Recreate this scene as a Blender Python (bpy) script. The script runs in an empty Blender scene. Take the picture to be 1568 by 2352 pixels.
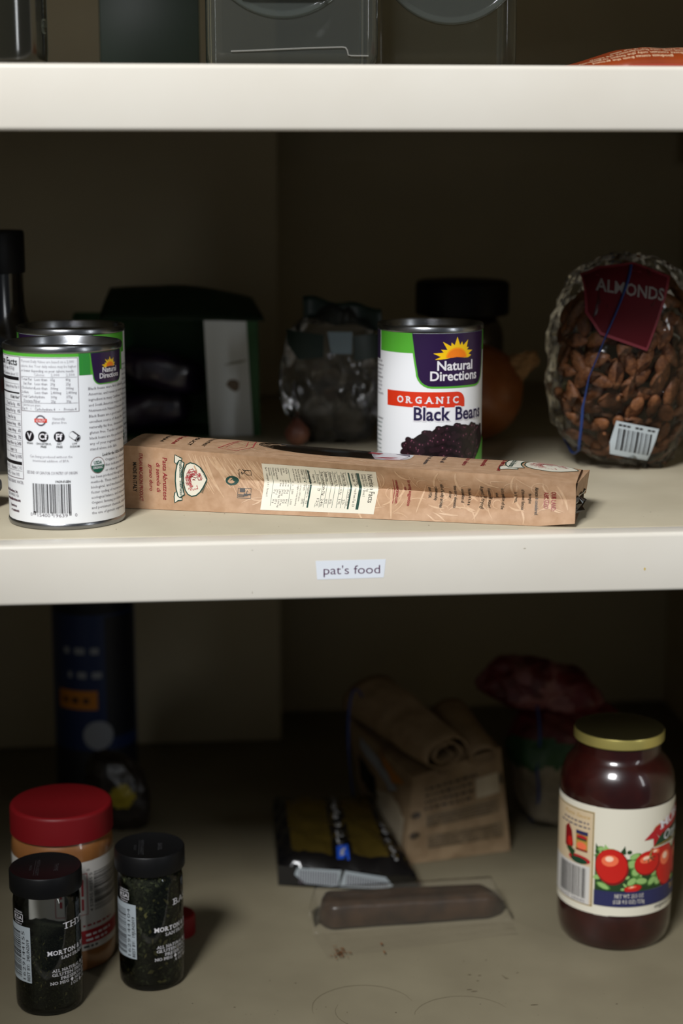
import bpy, bmesh, math, random
from math import sin, cos, pi, radians, sqrt, atan2, hypot
from mathutils import Vector, Matrix, noise
from mathutils.geometry import tessellate_polygon

random.seed(11)
SC = bpy.context.scene
COL = SC.collection

# ------------------------------------------------------------------ camera
MID = 1.20                      # top of the middle shelf above the room floor
LOW = MID - 0.356               # top of the lower shelf
TOP = MID + 0.286               # top of the upper shelf
FRONT = 1.0519                  # plane of the shelf fronts (y)
cam = bpy.data.cameras.new('camera')
camo = bpy.data.objects.new('camera', cam)
COL.objects.link(camo)
camo.location = (0, 0, MID + 0.234)
camo.rotation_euler = (radians(90 - 11.6), 0, radians(-5.4))
cam.sensor_width = 36
cam.lens = 36 * 4000 / 2352
cam.clip_start = 0.01
cam.dof.use_dof = True
cam.dof.focus_distance = 1.16
cam.dof.aperture_fstop = 3.9
cam.dof.aperture_blades = 0
SC.camera = camo

# ------------------------------------------------------------------ colour management
SC.view_settings.view_transform = 'Standard'
SC.view_settings.look = 'None'
SC.view_settings.exposure = 0.0
SC.view_settings.gamma = 1.0
SC.view_settings.use_curve_mapping = False

# ------------------------------------------------------------------ light
w = bpy.data.worlds.new('world'); SC.world = w
w.use_nodes = True
w.node_tree.nodes['Background'].inputs[0].default_value = (0.80, 0.9, 1.0, 1)
w.node_tree.nodes['Background'].inputs[1].default_value = 0.08

def area(name, loc, target, sx, sy, power, col):
    l = bpy.data.lights.new(name, 'AREA'); l.shape = 'RECTANGLE'
    l.size = sx; l.size_y = sy; l.energy = power; l.color = col
    o = bpy.data.objects.new(name, l); COL.objects.link(o)
    o.location = loc
    d = Vector(target) - Vector(loc)
    o.rotation_euler = d.to_track_quat('-Z', 'Y').to_euler()
    return o
LIGHT_AT = (0.05, 1.1, MID + 0.0)
area('window_light', (-1.25, -1.75, MID + 2.58), LIGHT_AT, 0.95, 0.80, 190, (0.98, 0.99, 1.0))
area('ceiling_light', (0.1, 0.88, MID + 1.3), (0.1, 0.92, MID), 1.2, 0.12, 1.5, (1.0, 0.96, 0.90))
area('hall_light', (1.75, -0.55, MID + 0.75), LIGHT_AT, 0.10, 1.1, 5, (0.95, 0.98, 1.0))
for lx, ly in ((-0.62, -0.9), (-0.30, -1.0), (-0.16, -1.0)):
    l = bpy.data.lights.new('ceiling_spot', 'POINT'); l.energy = 0.9; l.shadow_soft_size = 0.03
    o = bpy.data.objects.new('ceiling_spot', l); COL.objects.link(o)
    o.location = (lx, ly, MID + 1.25)

# ------------------------------------------------------------------ materials
def srgb(r, g, b):
    f = lambda c: (c / 255 / 12.92) if c / 255 <= 0.04045 else ((c / 255 + 0.055) / 1.055) ** 2.4
    return (f(r), f(g), f(b), 1)

def mat(name, col, rough=0.5, metal=0.0, spec=0.5, noise_amt=0.0, noise_scale=50, bump=0.0, bump_scale=200, col2=None, coat=0.0, detail=4):
    m = bpy.data.materials.new(name); m.use_nodes = True
    nt = m.node_tree; p = nt.nodes['Principled BSDF']
    p.inputs['Base Color'].default_value = col
    p.inputs['Roughness'].default_value = rough
    p.inputs['Metallic'].default_value = metal
    p.inputs['Specular IOR Level'].default_value = spec
    p.inputs['Coat Weight'].default_value = coat
    p.inputs['Coat Roughness'].default_value = 0.1
    tc = nt.nodes.new('ShaderNodeTexCoord')
    if noise_amt or col2:
        n = nt.nodes.new('ShaderNodeTexNoise'); n.inputs['Scale'].default_value = noise_scale
        n.inputs['Detail'].default_value = detail
        r = nt.nodes.new('ShaderNodeValToRGB')
        c2 = col2 or tuple(c * (1 - noise_amt) for c in col[:3]) + (1,)
        r.color_ramp.elements[0].position = 0.35; r.color_ramp.elements[0].color = c2
        r.color_ramp.elements[1].position = 0.65; r.color_ramp.elements[1].color = col
        nt.links.new(tc.outputs['Object'], n.inputs['Vector'])
        nt.links.new(n.outputs['Fac'], r.inputs['Fac'])
        nt.links.new(r.outputs['Color'], p.inputs['Base Color'])
    if bump:
        n2 = nt.nodes.new('ShaderNodeTexNoise'); n2.inputs['Scale'].default_value = bump_scale
        n2.inputs['Detail'].default_value = 3
        b = nt.nodes.new('ShaderNodeBump'); b.inputs['Strength'].default_value = bump
        b.inputs['Distance'].default_value = 0.002
        nt.links.new(tc.outputs['Object'], n2.inputs['Vector'])
        nt.links.new(n2.outputs['Fac'], b.inputs['Height'])
        nt.links.new(b.outputs['Normal'], p.inputs['Normal'])
    return m

def film(name, tint=(1, 1, 1, 1), rough=0.03, ior=1.5, haze=0.0, haze_col=(0.8, 0.8, 0.8, 1), bump=0.0, bump_scale=60):
    """thin clear sheet or jar wall: see-through, with mirror-like sheen by Fresnel"""
    m = bpy.data.materials.new(name); m.use_nodes = True
    nt = m.node_tree; nt.nodes.clear()
    out = nt.nodes.new('ShaderNodeOutputMaterial')
    tr = nt.nodes.new('ShaderNodeBsdfTransparent'); tr.inputs[0].default_value = tint
    gl = nt.nodes.new('ShaderNodeBsdfGlossy'); gl.inputs['Roughness'].default_value = rough
    fr = nt.nodes.new('ShaderNodeFresnel'); fr.inputs['IOR'].default_value = ior
    mx = nt.nodes.new('ShaderNodeMixShader')
    last = tr
    if haze:
        df = nt.nodes.new('ShaderNodeBsdfDiffuse'); df.inputs[0].default_value = haze_col
        mh = nt.nodes.new('ShaderNodeMixShader'); mh.inputs[0].default_value = haze
        nt.links.new(tr.outputs[0], mh.inputs[1]); nt.links.new(df.outputs[0], mh.inputs[2])
        last = mh
    nt.links.new(fr.outputs[0], mx.inputs[0]); nt.links.new(last.outputs[0], mx.inputs[1])
    nt.links.new(gl.outputs[0], mx.inputs[2]); nt.links.new(mx.outputs[0], out.inputs[0])
    if bump:
        tc = nt.nodes.new('ShaderNodeTexCoord')
        n2 = nt.nodes.new('ShaderNodeTexNoise'); n2.inputs['Scale'].default_value = bump_scale
        b = nt.nodes.new('ShaderNodeBump'); b.inputs['Strength'].default_value = bump; b.inputs['Distance'].default_value = 0.004
        nt.links.new(tc.outputs['Object'], n2.inputs['Vector']); nt.links.new(n2.outputs['Fac'], b.inputs['Height'])
        nt.links.new(b.outputs['Normal'], gl.inputs['Normal']); nt.links.new(b.outputs['Normal'], fr.inputs['Normal'])
    return m

M = {}
M['paint'] = mat('cream_paint', srgb(224, 218, 206), 0.38, spec=0.4, col2=srgb(219, 212, 199), noise_scale=9, bump=0.02, bump_scale=90)
M['inner'] = mat('cream_inner_paint', srgb(200, 188, 158), 0.6, spec=0.2, col2=srgb(192, 180, 150), noise_scale=7)
M['board'] = mat('dimmed_shelf_paint', srgb(190, 180, 157), 0.45, spec=0.35, col2=srgb(180, 170, 147), noise_scale=14, bump=0.02, bump_scale=90)  # shelf cream darkened: shade inside the bay put into the colour
M['board_low'] = mat('shaded_shelf_paint', srgb(126, 118, 97), 0.5, spec=0.3, col2=srgb(118, 110, 90), noise_scale=14, bump=0.02, bump_scale=90)  # much darker cream: the dim lower bay's shade is painted into the board
M['steel'] = mat('tin_steel', srgb(150, 152, 156), 0.26, metal=1.0)
M['white'] = mat('white_print_paper', srgb(240, 242, 245), 0.35, spec=0.5, coat=0.15)
M['black_ink'] = mat('black_ink', srgb(18, 14, 20), 0.4)
M['grey_ink'] = mat('grey_ink', srgb(96, 88, 98), 0.45)
M['light_ink'] = mat('light_grey_ink', srgb(150, 146, 152), 0.45)
M['maroon_ink'] = mat('maroon_ink', srgb(70, 22, 44), 0.45)
M['white_ink'] = mat('white_ink', srgb(232, 230, 234), 0.4)
M['green'] = mat('leaf_green_print', srgb(86, 176, 52), 0.35, coat=0.15)
M['green2'] = mat('deep_green_print', srgb(46, 138, 52), 0.35, coat=0.15)
M['purple'] = mat('purple_print', srgb(40, 16, 62), 0.35, coat=0.15)
M['yellow'] = mat('yellow_print', srgb(248, 200, 10), 0.4)
M['orange'] = mat('orange_print', srgb(246, 128, 10), 0.4)
M['orange2'] = mat('light_orange_print', srgb(250, 160, 14), 0.4)
M['red'] = mat('red_print', srgb(216, 52, 20), 0.38)
M['navy'] = mat('navy_print', srgb(28, 20, 66), 0.4)
M['shade_ink'] = mat('pale_grey_print', srgb(190, 192, 200), 0.4)
M['bean'] = mat('bean_print', srgb(36, 18, 26), 0.35)
M['bean2'] = mat('bean_dark_print', srgb(20, 9, 14), 0.35)
M['bean_hi'] = mat('bean_pink_print', srgb(126, 72, 92), 0.35)
M['teal_ink'] = mat('teal_ink', srgb(16, 78, 66), 0.45)
M['usda'] = mat('seal_green_print', srgb(14, 92, 70), 0.4)
M['brown_ring'] = mat('seal_brown_print', srgb(110, 60, 50), 0.4)

# ------------------------------------------------------------------ mesh helpers
def link(name, me, parent=None, smooth=True):
    o = bpy.data.objects.new(name, me); COL.objects.link(o)
    if parent: o.parent = parent
    if smooth:
        me.polygons.foreach_set('use_smooth', [True] * len(me.polygons))
    return o

def sharp(o, ang=40):
    bm = bmesh.new(); bm.from_mesh(o.data)
    lim = radians(ang)
    for e in bm.edges:
        if len(e.link_faces) == 2 and e.calc_face_angle(0) > lim: e.smooth = False
    bm.to_mesh(o.data); bm.free()
    return o

def raw(name, verts, faces, mats, mi=None, parent=None, smooth=True, ang=40):
    me = bpy.data.meshes.new(name); me.from_pydata([tuple(v) for v in verts], [], faces)
    for m in (mats if isinstance(mats, (list, tuple)) else [mats]): me.materials.append(m)
    if mi: me.polygons.foreach_set('material_index', mi)
    me.update()
    o = link(name, me, parent, smooth)
    bm = bmesh.new(); bm.from_mesh(me); bmesh.ops.recalc_face_normals(bm, faces=bm.faces); bm.to_mesh(me); bm.free()
    if smooth: sharp(o, ang)
    return o

def thing(name, label, cat, loc=(0, 0, 0), rotz=0, group=None):
    o = bpy.data.objects.new(name, None); COL.objects.link(o)
    o.empty_display_size = 0.02
    o.location = loc; o.rotation_euler = (0, 0, rotz)
    return tag(o, label, cat, group)

def tag(o, label, cat, group=None):
    o['label'] = label; o['category'] = cat
    if group: o['group'] = group
    return o

def struct(o):
    o['kind'] = 'structure'
    return o

def lathe(name, prof, mats, parent=None, seg=96, mi=None, ribs=None, ang=35, centre=(0, 0)):
    """prof: [(r, z)...]; mi: material index per profile span; ribs: (first, last, depth) spans with vertical ridges"""
    vs, fs, ms = [], [], []
    for i, (r, z) in enumerate(prof):
        for k in range(seg):
            a = 2 * pi * k / seg
            rr = r
            if ribs and ribs[0] <= i <= ribs[1] and k % 2: rr = r - ribs[2]
            vs.append((centre[0] + rr * sin(a), centre[1] - rr * cos(a), z))
    for i in range(len(prof) - 1):
        for k in range(seg):
            k2 = (k + 1) % seg
            if prof[i][0] < 1e-6 and prof[i + 1][0] < 1e-6: continue
            fs.append((i * seg + k, i * seg + k2, (i + 1) * seg + k2, (i + 1) * seg + k))
            ms.append(mi[i] if mi else 0)
    me = bpy.data.meshes.new(name); me.from_pydata(vs, [], fs)
    for m in (mats if isinstance(mats, (list, tuple)) else [mats]): me.materials.append(m)
    me.polygons.foreach_set('material_index', ms)
    bm = bmesh.new(); bm.from_mesh(me)
    bmesh.ops.remove_doubles(bm, verts=bm.verts, dist=1e-6)
    bmesh.ops.recalc_face_normals(bm, faces=bm.faces)
    bm.to_mesh(me); bm.free()
    o = link(name, me, parent)
    return sharp(o, ang)

def bevel_box(name, lo, hi, m, parent=None, r=0.001, seg=3, rot=None, piv=None):
    bm = bmesh.new()
    bmesh.ops.create_cube(bm, size=1)
    for v in bm.verts:
        v.co = Vector([(lo[i] + hi[i]) / 2 + v.co[i] * (hi[i] - lo[i]) for i in range(3)])
    if r: bmesh.ops.bevel(bm, geom=bm.edges[:] , offset=r, segments=seg, profile=0.5, affect='EDGES')
    if rot:
        bmesh.ops.rotate(bm, verts=bm.verts, cent=piv or (Vector(lo) + Vector(hi)) / 2, matrix=rot)
    me = bpy.data.meshes.new(name); bm.to_mesh(me); bm.free(); me.materials.append(m)
    o = link(name, me, parent)
    return sharp(o, 50)

# ---- flat artwork that is wrapped onto a surface -----------------------------------
_tc = {}
def glyphs(s, bold=0.0, shear=0.0, res=2, space=1.0):
    key = (s, bold, shear, res, space)
    if key in _tc: return _tc[key]
    cu = bpy.data.curves.new('t', 'FONT'); cu.body = s; cu.size = 1
    cu.resolution_u = res; cu.fill_mode = 'FRONT'; cu.offset = bold; cu.shear = shear; cu.space_character = space
    ob = bpy.data.objects.new('t', cu)
    me = ob.to_mesh()
    vs = [(v.co.x, v.co.y) for v in me.vertices]; fs = [tuple(p.vertices) for p in me.polygons]
    ob.to_mesh_clear(); bpy.data.objects.remove(ob); bpy.data.curves.remove(cu)
    _tc[key] = (vs, fs)
    return vs, fs
CAP = 0.729 if not glyphs('H')[0] else max(v[1] for v in glyphs('H')[0])

SERIF = {'A': [(0.06, 0), (0.94, 0)], 'B': [(0.1, 0, 'l'), (0.1, 1, 'l')], 'D': [(0.1, 0, 'l'), (0.1, 1, 'l')],
         'E': [(0.1, 0, 'l'), (0.1, 1, 'l')], 'F': [(0.12, 0), (0.12, 1, 'l')], 'H': [(0.1, 0), (0.1, 1), (0.9, 0), (0.9, 1)],
         'I': [(0.5, 0), (0.5, 1)], 'L': [(0.12, 0, 'l'), (0.12, 1)], 'M': [(0.07, 0), (0.07, 1, 'l'), (0.93, 0), (0.93, 1, 'r')],
         'N': [(0.08, 0), (0.08, 1, 'l'), (0.92, 1)], 'P': [(0.12, 0), (0.12, 1, 'l')], 'R': [(0.1, 0), (0.1, 1, 'l'), (0.92, 0)],
         'T': [(0.5, 0)], 'U': [(0.1, 1), (0.9, 1)], 'V': [(0.06, 1), (0.94, 1)], 'Y': [(0.5, 0), (0.06, 1), (0.94, 1)],
         'Z': [], '1': [(0.6, 0)], 'W': [(0.04, 1), (0.96, 1)], 'X': [(0.08, 0), (0.92, 0), (0.08, 1), (0.92, 1)]}
def serif_glyphs(s, bold, gap):
    vs, fs = [], []; x = 0.0
    for ch in s:
        if ch == ' ': x += 0.32; continue
        gv, gf = glyphs(ch, bold)
        if not gv: continue
        x0 = min(v[0] for v in gv); x1 = max(v[0] for v in gv); wd = x1 - x0
        b = len(vs)
        vs += [(v[0] - x0 + x, v[1]) for v in gv]; fs += [tuple(i + b for i in f) for f in gf]
        for sf in SERIF.get(ch, []):
            sx = x + sf[0] * wd; sd = sf[2] if len(sf) > 2 else 'b'
            l = 0.15 if sd in 'bl' else 0.0; r = 0.15 if sd in 'br' else 0.0
            y0 = 0.0 if sf[1] == 0 else CAP - 0.075
            b = len(vs)
            vs += [(sx - l, y0), (sx + r, y0), (sx + r, y0 + 0.075), (sx - l, y0 + 0.075)]; fs.append((b, b + 1, b + 2, b + 3))
        x += wd + gap
    return vs, fs

class Sheet:
    def __init__(self, unit=0.001):
        self.it = []; self.mats = []; self.u = unit
    def mi(self, m):
        if m not in self.mats: self.mats.append(m)
        return self.mats.index(m)
    def add(self, vs, fs, m, layer): self.it.append((vs, fs, self.mi(m), layer))
    def poly(self, pts, m, layer=1):
        tris = tessellate_polygon([[Vector((p[0], p[1], 0)) for p in pts]])
        self.add(list(pts), [tuple(t) for t in tris], m, layer)
    def rect(self, x0, y0, x1, y1, m, layer=1):
        self.add([(x0, y0), (x1, y0), (x1, y1), (x0, y1)], [(0, 1, 2, 3)], m, layer)
    def rrect(self, x0, y0, x1, y1, r, m, layer=1, n=5):
        pts = []
        for cx, cy, a in ((x1 - r, y0 + r, -90), (x1 - r, y1 - r, 0), (x0 + r, y1 - r, 90), (x0 + r, y0 + r, 180)):
            for k in range(n + 1):
                t = radians(a + 90 * k / n); pts.append((cx + r * cos(t), cy + r * sin(t)))
        self.poly(pts, m, layer)
    def ell(self, cx, cy, rx, ry, m, layer=1, n=28, rot=0, a0=0, a1=360):
        c, s = cos(radians(rot)), sin(radians(rot)); pts = []
        full = a1 - a0 >= 360
        for k in range(n if full else n + 1):
            t = radians(a0 + (a1 - a0) * k / n); x, y = rx * cos(t), ry * sin(t)
            pts.append((cx + x * c - y * s, cy + x * s + y * c))
        if full:
            self.add(pts, [tuple(range(n))], m, layer)
        else:
            self.poly(pts, m, layer)
    def stroke(self, pts, wd, m, layer=1, closed=False, taper=False):
        vs, fs = [], []; n = len(pts)
        for i, p in enumerate(pts):
            a = pts[(i - 1) % n] if (closed or i > 0) else p
            b = pts[(i + 1) % n] if (closed or i < n - 1) else p
            dx, dy = b[0] - a[0], b[1] - a[1]; l = hypot(dx, dy) or 1
            hw = wd / 2 * ((0.25 + 0.75 * sin(pi * i / max(1, n - 1))) if taper else 1)
            vs += [(p[0] - dy / l * hw, p[1] + dx / l * hw), (p[0] + dy / l * hw, p[1] - dx / l * hw)]
        for i in range(n if closed else n - 1):
            j = (i + 1) % n
            fs.append((2 * i, 2 * i + 1, 2 * j + 1, 2 * j))
        self.add(vs, fs, m, layer)
    def frame(self, x0, y0, x1, y1, wd, m, layer=1):
        for q in ((x0, y0, x1, y0 + wd), (x0, y1 - wd, x1, y1), (x0, y0, x0 + wd, y1), (x1 - wd, y0, x1, y1)): self.rect(*q, m, layer)
    def text(self, s, x, y, h, m, layer=2, w=None, align='L', rot=0, bold=0.0, serif=False, shear=0.0, gap=0.1, space=1.0, res=2):
        vs, fs = serif_glyphs(s, bold, gap) if serif else glyphs(s, bold, shear, res, space)
        if not vs: return
        x0 = min(v[0] for v in vs); x1 = max(v[0] for v in vs)
        sy = h / CAP; sx = (w / (x1 - x0)) if w else sy
        off = {'L': 0, 'C': 0.5, 'R': 1}[align] * (x1 - x0)
        c, sn = cos(radians(rot)), sin(radians(rot)); o = []
        for vx, vy in vs:
            a, b = (vx - x0 - off) * sx, vy * sy
            o.append((x + a * c - b * sn, y + a * sn + b * c))
        self.add(o, fs, m, layer)
    def dash(self, x0, x1, y, h, m, layer=2, seed=1, word=1.0):
        """a row of print too small or too dim to read"""
        r = random.Random(seed * 31 + int(y * 977)); x = x0
        while x < x1:
            l = word * r.uniform(.5, 1.6) * h * 2.2; self.rect(x, y, min(x + l, x1), y + h, m, layer); x += l + h * .9
    def barcode(self, x0, y0, x1, y1, m, layer=2, seed=3, vert=False, n=42):
        r = random.Random(seed); ws = [r.choice([1, 1, 1, 2, 2, 3]) for _ in range(n * 2 - 1)]
        tot = sum(ws); L = (y1 - y0) if vert else (x1 - x0); t = 0
        for i, k in enumerate(ws):
            if i % 2 == 0:
                a = t / tot * L; b = (t + k) / tot * L
                if vert: self.rect(x0, y0 + a, x1, y0 + b, m, layer)
                else: self.rect(x0 + a, y0, x0 + b, y1, m, layer)
            t += k
    def build(self, name, fn, parent=None, gx=None, gy=None, smooth=True, lift=0.00006, extra=None):
        """fn(u, v, off) -> Vector (u, v in metres); gx, gy: spacing of cuts so artwork follows the surface"""
        bm = bmesh.new(); U = self.u
        for vs, fs, mi, layer in self.it:
            bv = [bm.verts.new((p[0] * U, p[1] * U, layer)) for p in vs]
            for f in fs:
                if len(set(f)) < 3: continue
                try:
                    bf = bm.faces.new([bv[i] for i in f]); bf.material_index = mi
                except ValueError: pass
        loose = [v for v in bm.verts if not v.link_faces]
        bmesh.ops.delete(bm, geom=loose, context='VERTS')
        for g, ax in ((gx, 0), (gy, 1)):
            if not g: continue
            lo = min(v.co[ax] for v in bm.verts); hi = max(v.co[ax] for v in bm.verts)
            k = math.ceil(lo / g)
            while k * g < hi:
                co = [0, 0, 0]; no = [0, 0, 0]; co[ax] = k * g; no[ax] = 1
                bmesh.ops.bisect_plane(bm, geom=bm.verts[:] + bm.edges[:] + bm.faces[:], dist=1e-7, plane_co=co, plane_no=no)
                k += 1
        for f in bm.faces:
            if f.normal.z < 0: f.normal_flip()
        for v in bm.verts:
            v.co = fn(v.co.x, v.co.y, v.co.z * lift)
        me = bpy.data.meshes.new(name); bm.to_mesh(me); bm.free()
        for m in self.mats: me.materials.append(m)
        o = link(name, me, parent, smooth)
        return o

def on_cyl(R):
    def f(u, v, off):
        a = u / R
        return Vector(((R + off) * sin(a), -(R + off) * cos(a), v))
    return f

def fnoise(p, s, seed=0.0):
    return noise.noise(Vector((p[0] * s + seed, p[1] * s + seed * 1.7, p[2] * s - seed)))

def weld(dst, src):
    """put src's mesh (same local frame) into dst's mesh, so print and paper are one part"""
    me, m2 = dst.data, src.data
    nb = len(me.materials)
    for m in m2.materials: me.materials.append(m)
    idx = [p.material_index + nb for p in m2.polygons]
    m2.polygons.foreach_set('material_index', idx)
    bm = bmesh.new(); bm.from_mesh(me); bm.from_mesh(m2); bm.to_mesh(me); bm.free()
    bpy.data.objects.remove(src); bpy.data.meshes.remove(m2)
    return dst
# ------------------------------------------------------------------ the cabinet (setting)
XL, XR = -0.43, 0.527
YB, YC = 1.80, 1.705            # back wall, and the face of the boxed-in chase on its left
XCH = 0.0993                    # right end of the chase
BOT, CEI = LOW - 0.45, TOP + 0.30

def slab(name, lo, hi, m, r=0.0):
    return struct(bevel_box(name, lo, hi, m, r=r, seg=2))
slab('wall_back', (XL - 0.02, YB, BOT), (XR + 0.02, YB + 0.02, CEI), M['inner'])
slab('wall_left', (XL - 0.02, FRONT + 0.02, BOT), (XL, YB, CEI), M['inner'])
slab('wall_right', (XR, FRONT + 0.02, BOT), (XR + 0.02, YB, CEI), M['inner'])
slab('ceiling', (XL - 0.02, FRONT, CEI), (XR + 0.02, YB + 0.02, CEI + 0.02), M['inner'])
slab('floor', (XL - 0.02, FRONT, BOT - 0.02), (XR + 0.02, YB + 0.02, BOT), M['inner'])
slab('trim_1', (XL - 0.04, FRONT, BOT), (XL, FRONT + 0.02, CEI), M['paint'], 0.003)
slab('trim_2', (XR, FRONT, BOT), (XR + 0.04, FRONT + 0.02, CEI), M['paint'], 0.003)
# unseen panel added on the left to keep light off the lower-left jars
slab('shade_panel_1', (XL - 0.042, 0.12, BOT), (XL - 0.020, FRONT - 0.004, CEI), M['paint'], 0.002)
# the boxed-in chase, one length per bay
n = 3
for z0, z1 in ((LOW, MID - 0.019), (MID, TOP - 0.019), (TOP, CEI)):
    slab('wall_chase' if n == 3 else 'wall_chase', (XL, YC, z0), (XCH, YB, z1), M['inner'], 0.002); n += 1
# ledger strips that carry the shelves
k = 3
for zt in (TOP - 0.019, MID - 0.019):
    slab('trim_%d' % k, (XCH, YB - 0.012, zt - 0.042), (XR, YB, zt), M['inner'], 0.001); k += 1
    slab('trim_%d' % k, (XR - 0.012, FRONT + 0.02, zt - 0.042), (XR, YB - 0.012, zt), M['inner'], 0.001); k += 1

M['stain'] = mat('shelf_stain', srgb(110, 101, 80), 0.5)
M['stain2'] = mat('shelf_speck', srgb(66, 52, 34), 0.6)
M['yellow_spot'] = mat('yellow_spot', srgb(206, 180, 110), 0.5)
M['scuff'] = mat('shelf_scuff', srgb(156, 146, 122), 0.5)
def shelf(z, label, marks=None, board='board', spots=()):
    t = thing('cabinet_shelf', label, 'shelf', (0, FRONT, z))
    b = bevel_box('board', (XL, 0.0195, -0.019), (XR, YB - FRONT, 0), M[board], t, r=0.0004, seg=1)
    tr = bevel_box('front_trim', (XL, 0, -0.0385), (XR, 0.019, 0.0), M['paint'], t, r=0.0028, seg=4)
    if spots:
        q = Sheet()
        for x, zz, rx, rz, m in spots: q.ell(x * 1000, zz * 1000, rx, rz, m, 1, 9)
        weld(tr, q.build('p', lambda u, v, off: Vector((u, -0.00004 - off, v)), None, smooth=False))
    if marks:
        s = marks.build('marks', lambda u, v, off: Vector((u, v - FRONT, 0.00008 + off)), None, smooth=False)
        weld(b, s)
    return t
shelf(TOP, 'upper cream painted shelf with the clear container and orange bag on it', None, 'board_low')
rs = random.Random(5)
mk = Sheet()
for _ in range(26):
    mk.ell(rs.uniform(-120, 330), rs.uniform(1074, 1150), rs.uniform(.25, .7), rs.uniform(.15, .4), rs.choice([M['stain'], M['scuff'], M['stain2']]), 1, 7, rs.uniform(0, 90))
shelf(MID, 'middle cream painted shelf with the name sticker on its front edge', mk, 'board', ((.2925, -.0235, .7, 1.0, M['yellow_spot']), (.0437, -.0330, .15, .9, M['scuff']), (.0440, -.006, .5, .2, M['scuff']), (.2150, -.0085, .9, .25, M['scuff'])))
mk = Sheet()
def ring(cx, cy, rx, ry, a0, a1, wd, m):
    pts = [(cx + rx * cos(radians(a)) + rs.uniform(-.3, .3), cy + ry * sin(radians(a)) + rs.uniform(-.3, .3)) for a in range(a0, a1 + 1, 6)]
    mk.stroke(pts, wd, m, 1, taper=True)
ring(122, 1128, 36, 33, 10, 190, .8, M['stain']); ring(124, 1122, 22, 24, 150, 300, .5, M['stain'])
ring(190, 1108, 34, 30, 20, 170, .7, M['stain']); ring(120, 1120, 34, 34, 200, 330, .5, M['stain'])
for _ in range(150):
    x = rs.uniform(-60, 330); y = rs.uniform(1070, 1270)
    r = rs.choice([.15, .2, .25, .3, .45])
    mk.ell(x, y, r * rs.uniform(.8, 2.2), r, rs.choice([M['stain'], M['stain2'], M['stain2']]), 1, 7, rs.uniform(-20, 20))
for x, y, l in ((201, 1147, 4), (204, 1144, 5), (243, 1120, 6), (-4, 1090, 1.6), (144, 1118, 1.2), (205, 1170, 3), (212, 1168, 2.5)):
    mk.ell(x, y, l / 2, .45, M['stain2'], 2, 8)
mk.poly([(228, 1168), (231, 1163), (233, 1161), (230, 1161)], M['stain'], 2)
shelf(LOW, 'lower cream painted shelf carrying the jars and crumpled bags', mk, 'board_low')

# name sticker on the middle shelf front
st = Sheet()
M['sticker'] = mat('sticker_paper', srgb(228, 232, 238), 0.35)
M['plum_ink'] = mat('plum_ink', srgb(74, 14, 66), 0.4)
st.poly([(83.2, -13.6), (84.2, -25.6), (126.0, -25.2), (127.2, -13.4)], M['sticker'], 1)
st.text("pat's food", 88.2, -22.4, 5.35, M['plum_ink'], 2, w=35.4, bold=-0.004, res=6)
o = st.build('name_sticker', lambda u, v, off: Vector((u, -off - 0.0001, v)), None, smooth=False)
o.location = (0, FRONT, MID)
tag(o, 'white sticker on the middle shelf edge reading pat\'s food', 'sticker')
# ------------------------------------------------------------------ bean cans
CAN_PROF = [(0, .005), (.0335, .005), (.0345, .001), (.0358, 0), (.0376, .0006), (.0381, .0022), (.0377, .0040), (.0366, .0052),
            (.0366, .1112), (.0372, .1122), (.0381, .1132), (.0381, .1156), (.0375, .1166), (.0366, .1166), (.0360, .1156), (.0357, .1118),
            (.0350, .1104), (.0330, .1100), (.0318, .1112), (.0300, .1112), (.0288, .1102), (.0, .1102)]
CR = 0.03745
def can(name, label_text, cx, cy, sheet=None, rot=0, group='bean cans on the middle shelf'):
    t = thing(name, label_text, 'can', (cx, cy, MID), rot, group)
    lathe('can_body', CAN_PROF, M['steel'], t, 128)
    sheet.build('label', on_cyl(CR), t, gx=0.0025)
    return t

SUN_OUT = [(665, 525), (712, 498), (650, 465), (735, 457), (713, 428), (766, 432), (728, 352), (797, 397), (800, 360), (828, 388),
           (852, 306), (878, 388), (897, 355), (908, 392), (960, 340), (946, 412), (968, 415), (948, 438), (1012, 446), (966, 478),
           (1000, 495), (962, 515), (920, 514), (885, 507), (850, 503), (800, 508), (755, 520), (710, 524)]
def sun(s, cx, cy, k, layer):
    """sun emblem; cx, cy in mm at its base middle; k scale"""
    f = lambda x, y: (cx + (x - 850) * 0.0870 * k, cy - (y - 515) * 0.0716 * k)
    s.poly([f(*p) for p in SUN_OUT], M['yellow'], layer)
    def dome(r1, r2, m, l):
        pts = [f(850 + r1 * cos(radians(a)), 508 - r2 * sin(radians(a))) for a in range(0, 181, 12)]
        pts += [f(800, 509), f(850, 504), f(900, 511)]
        s.poly(pts, m, l)
    dome(98, 98, M['orange2'], layer + 1); dome(86, 84, M['orange'], layer + 2)

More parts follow.
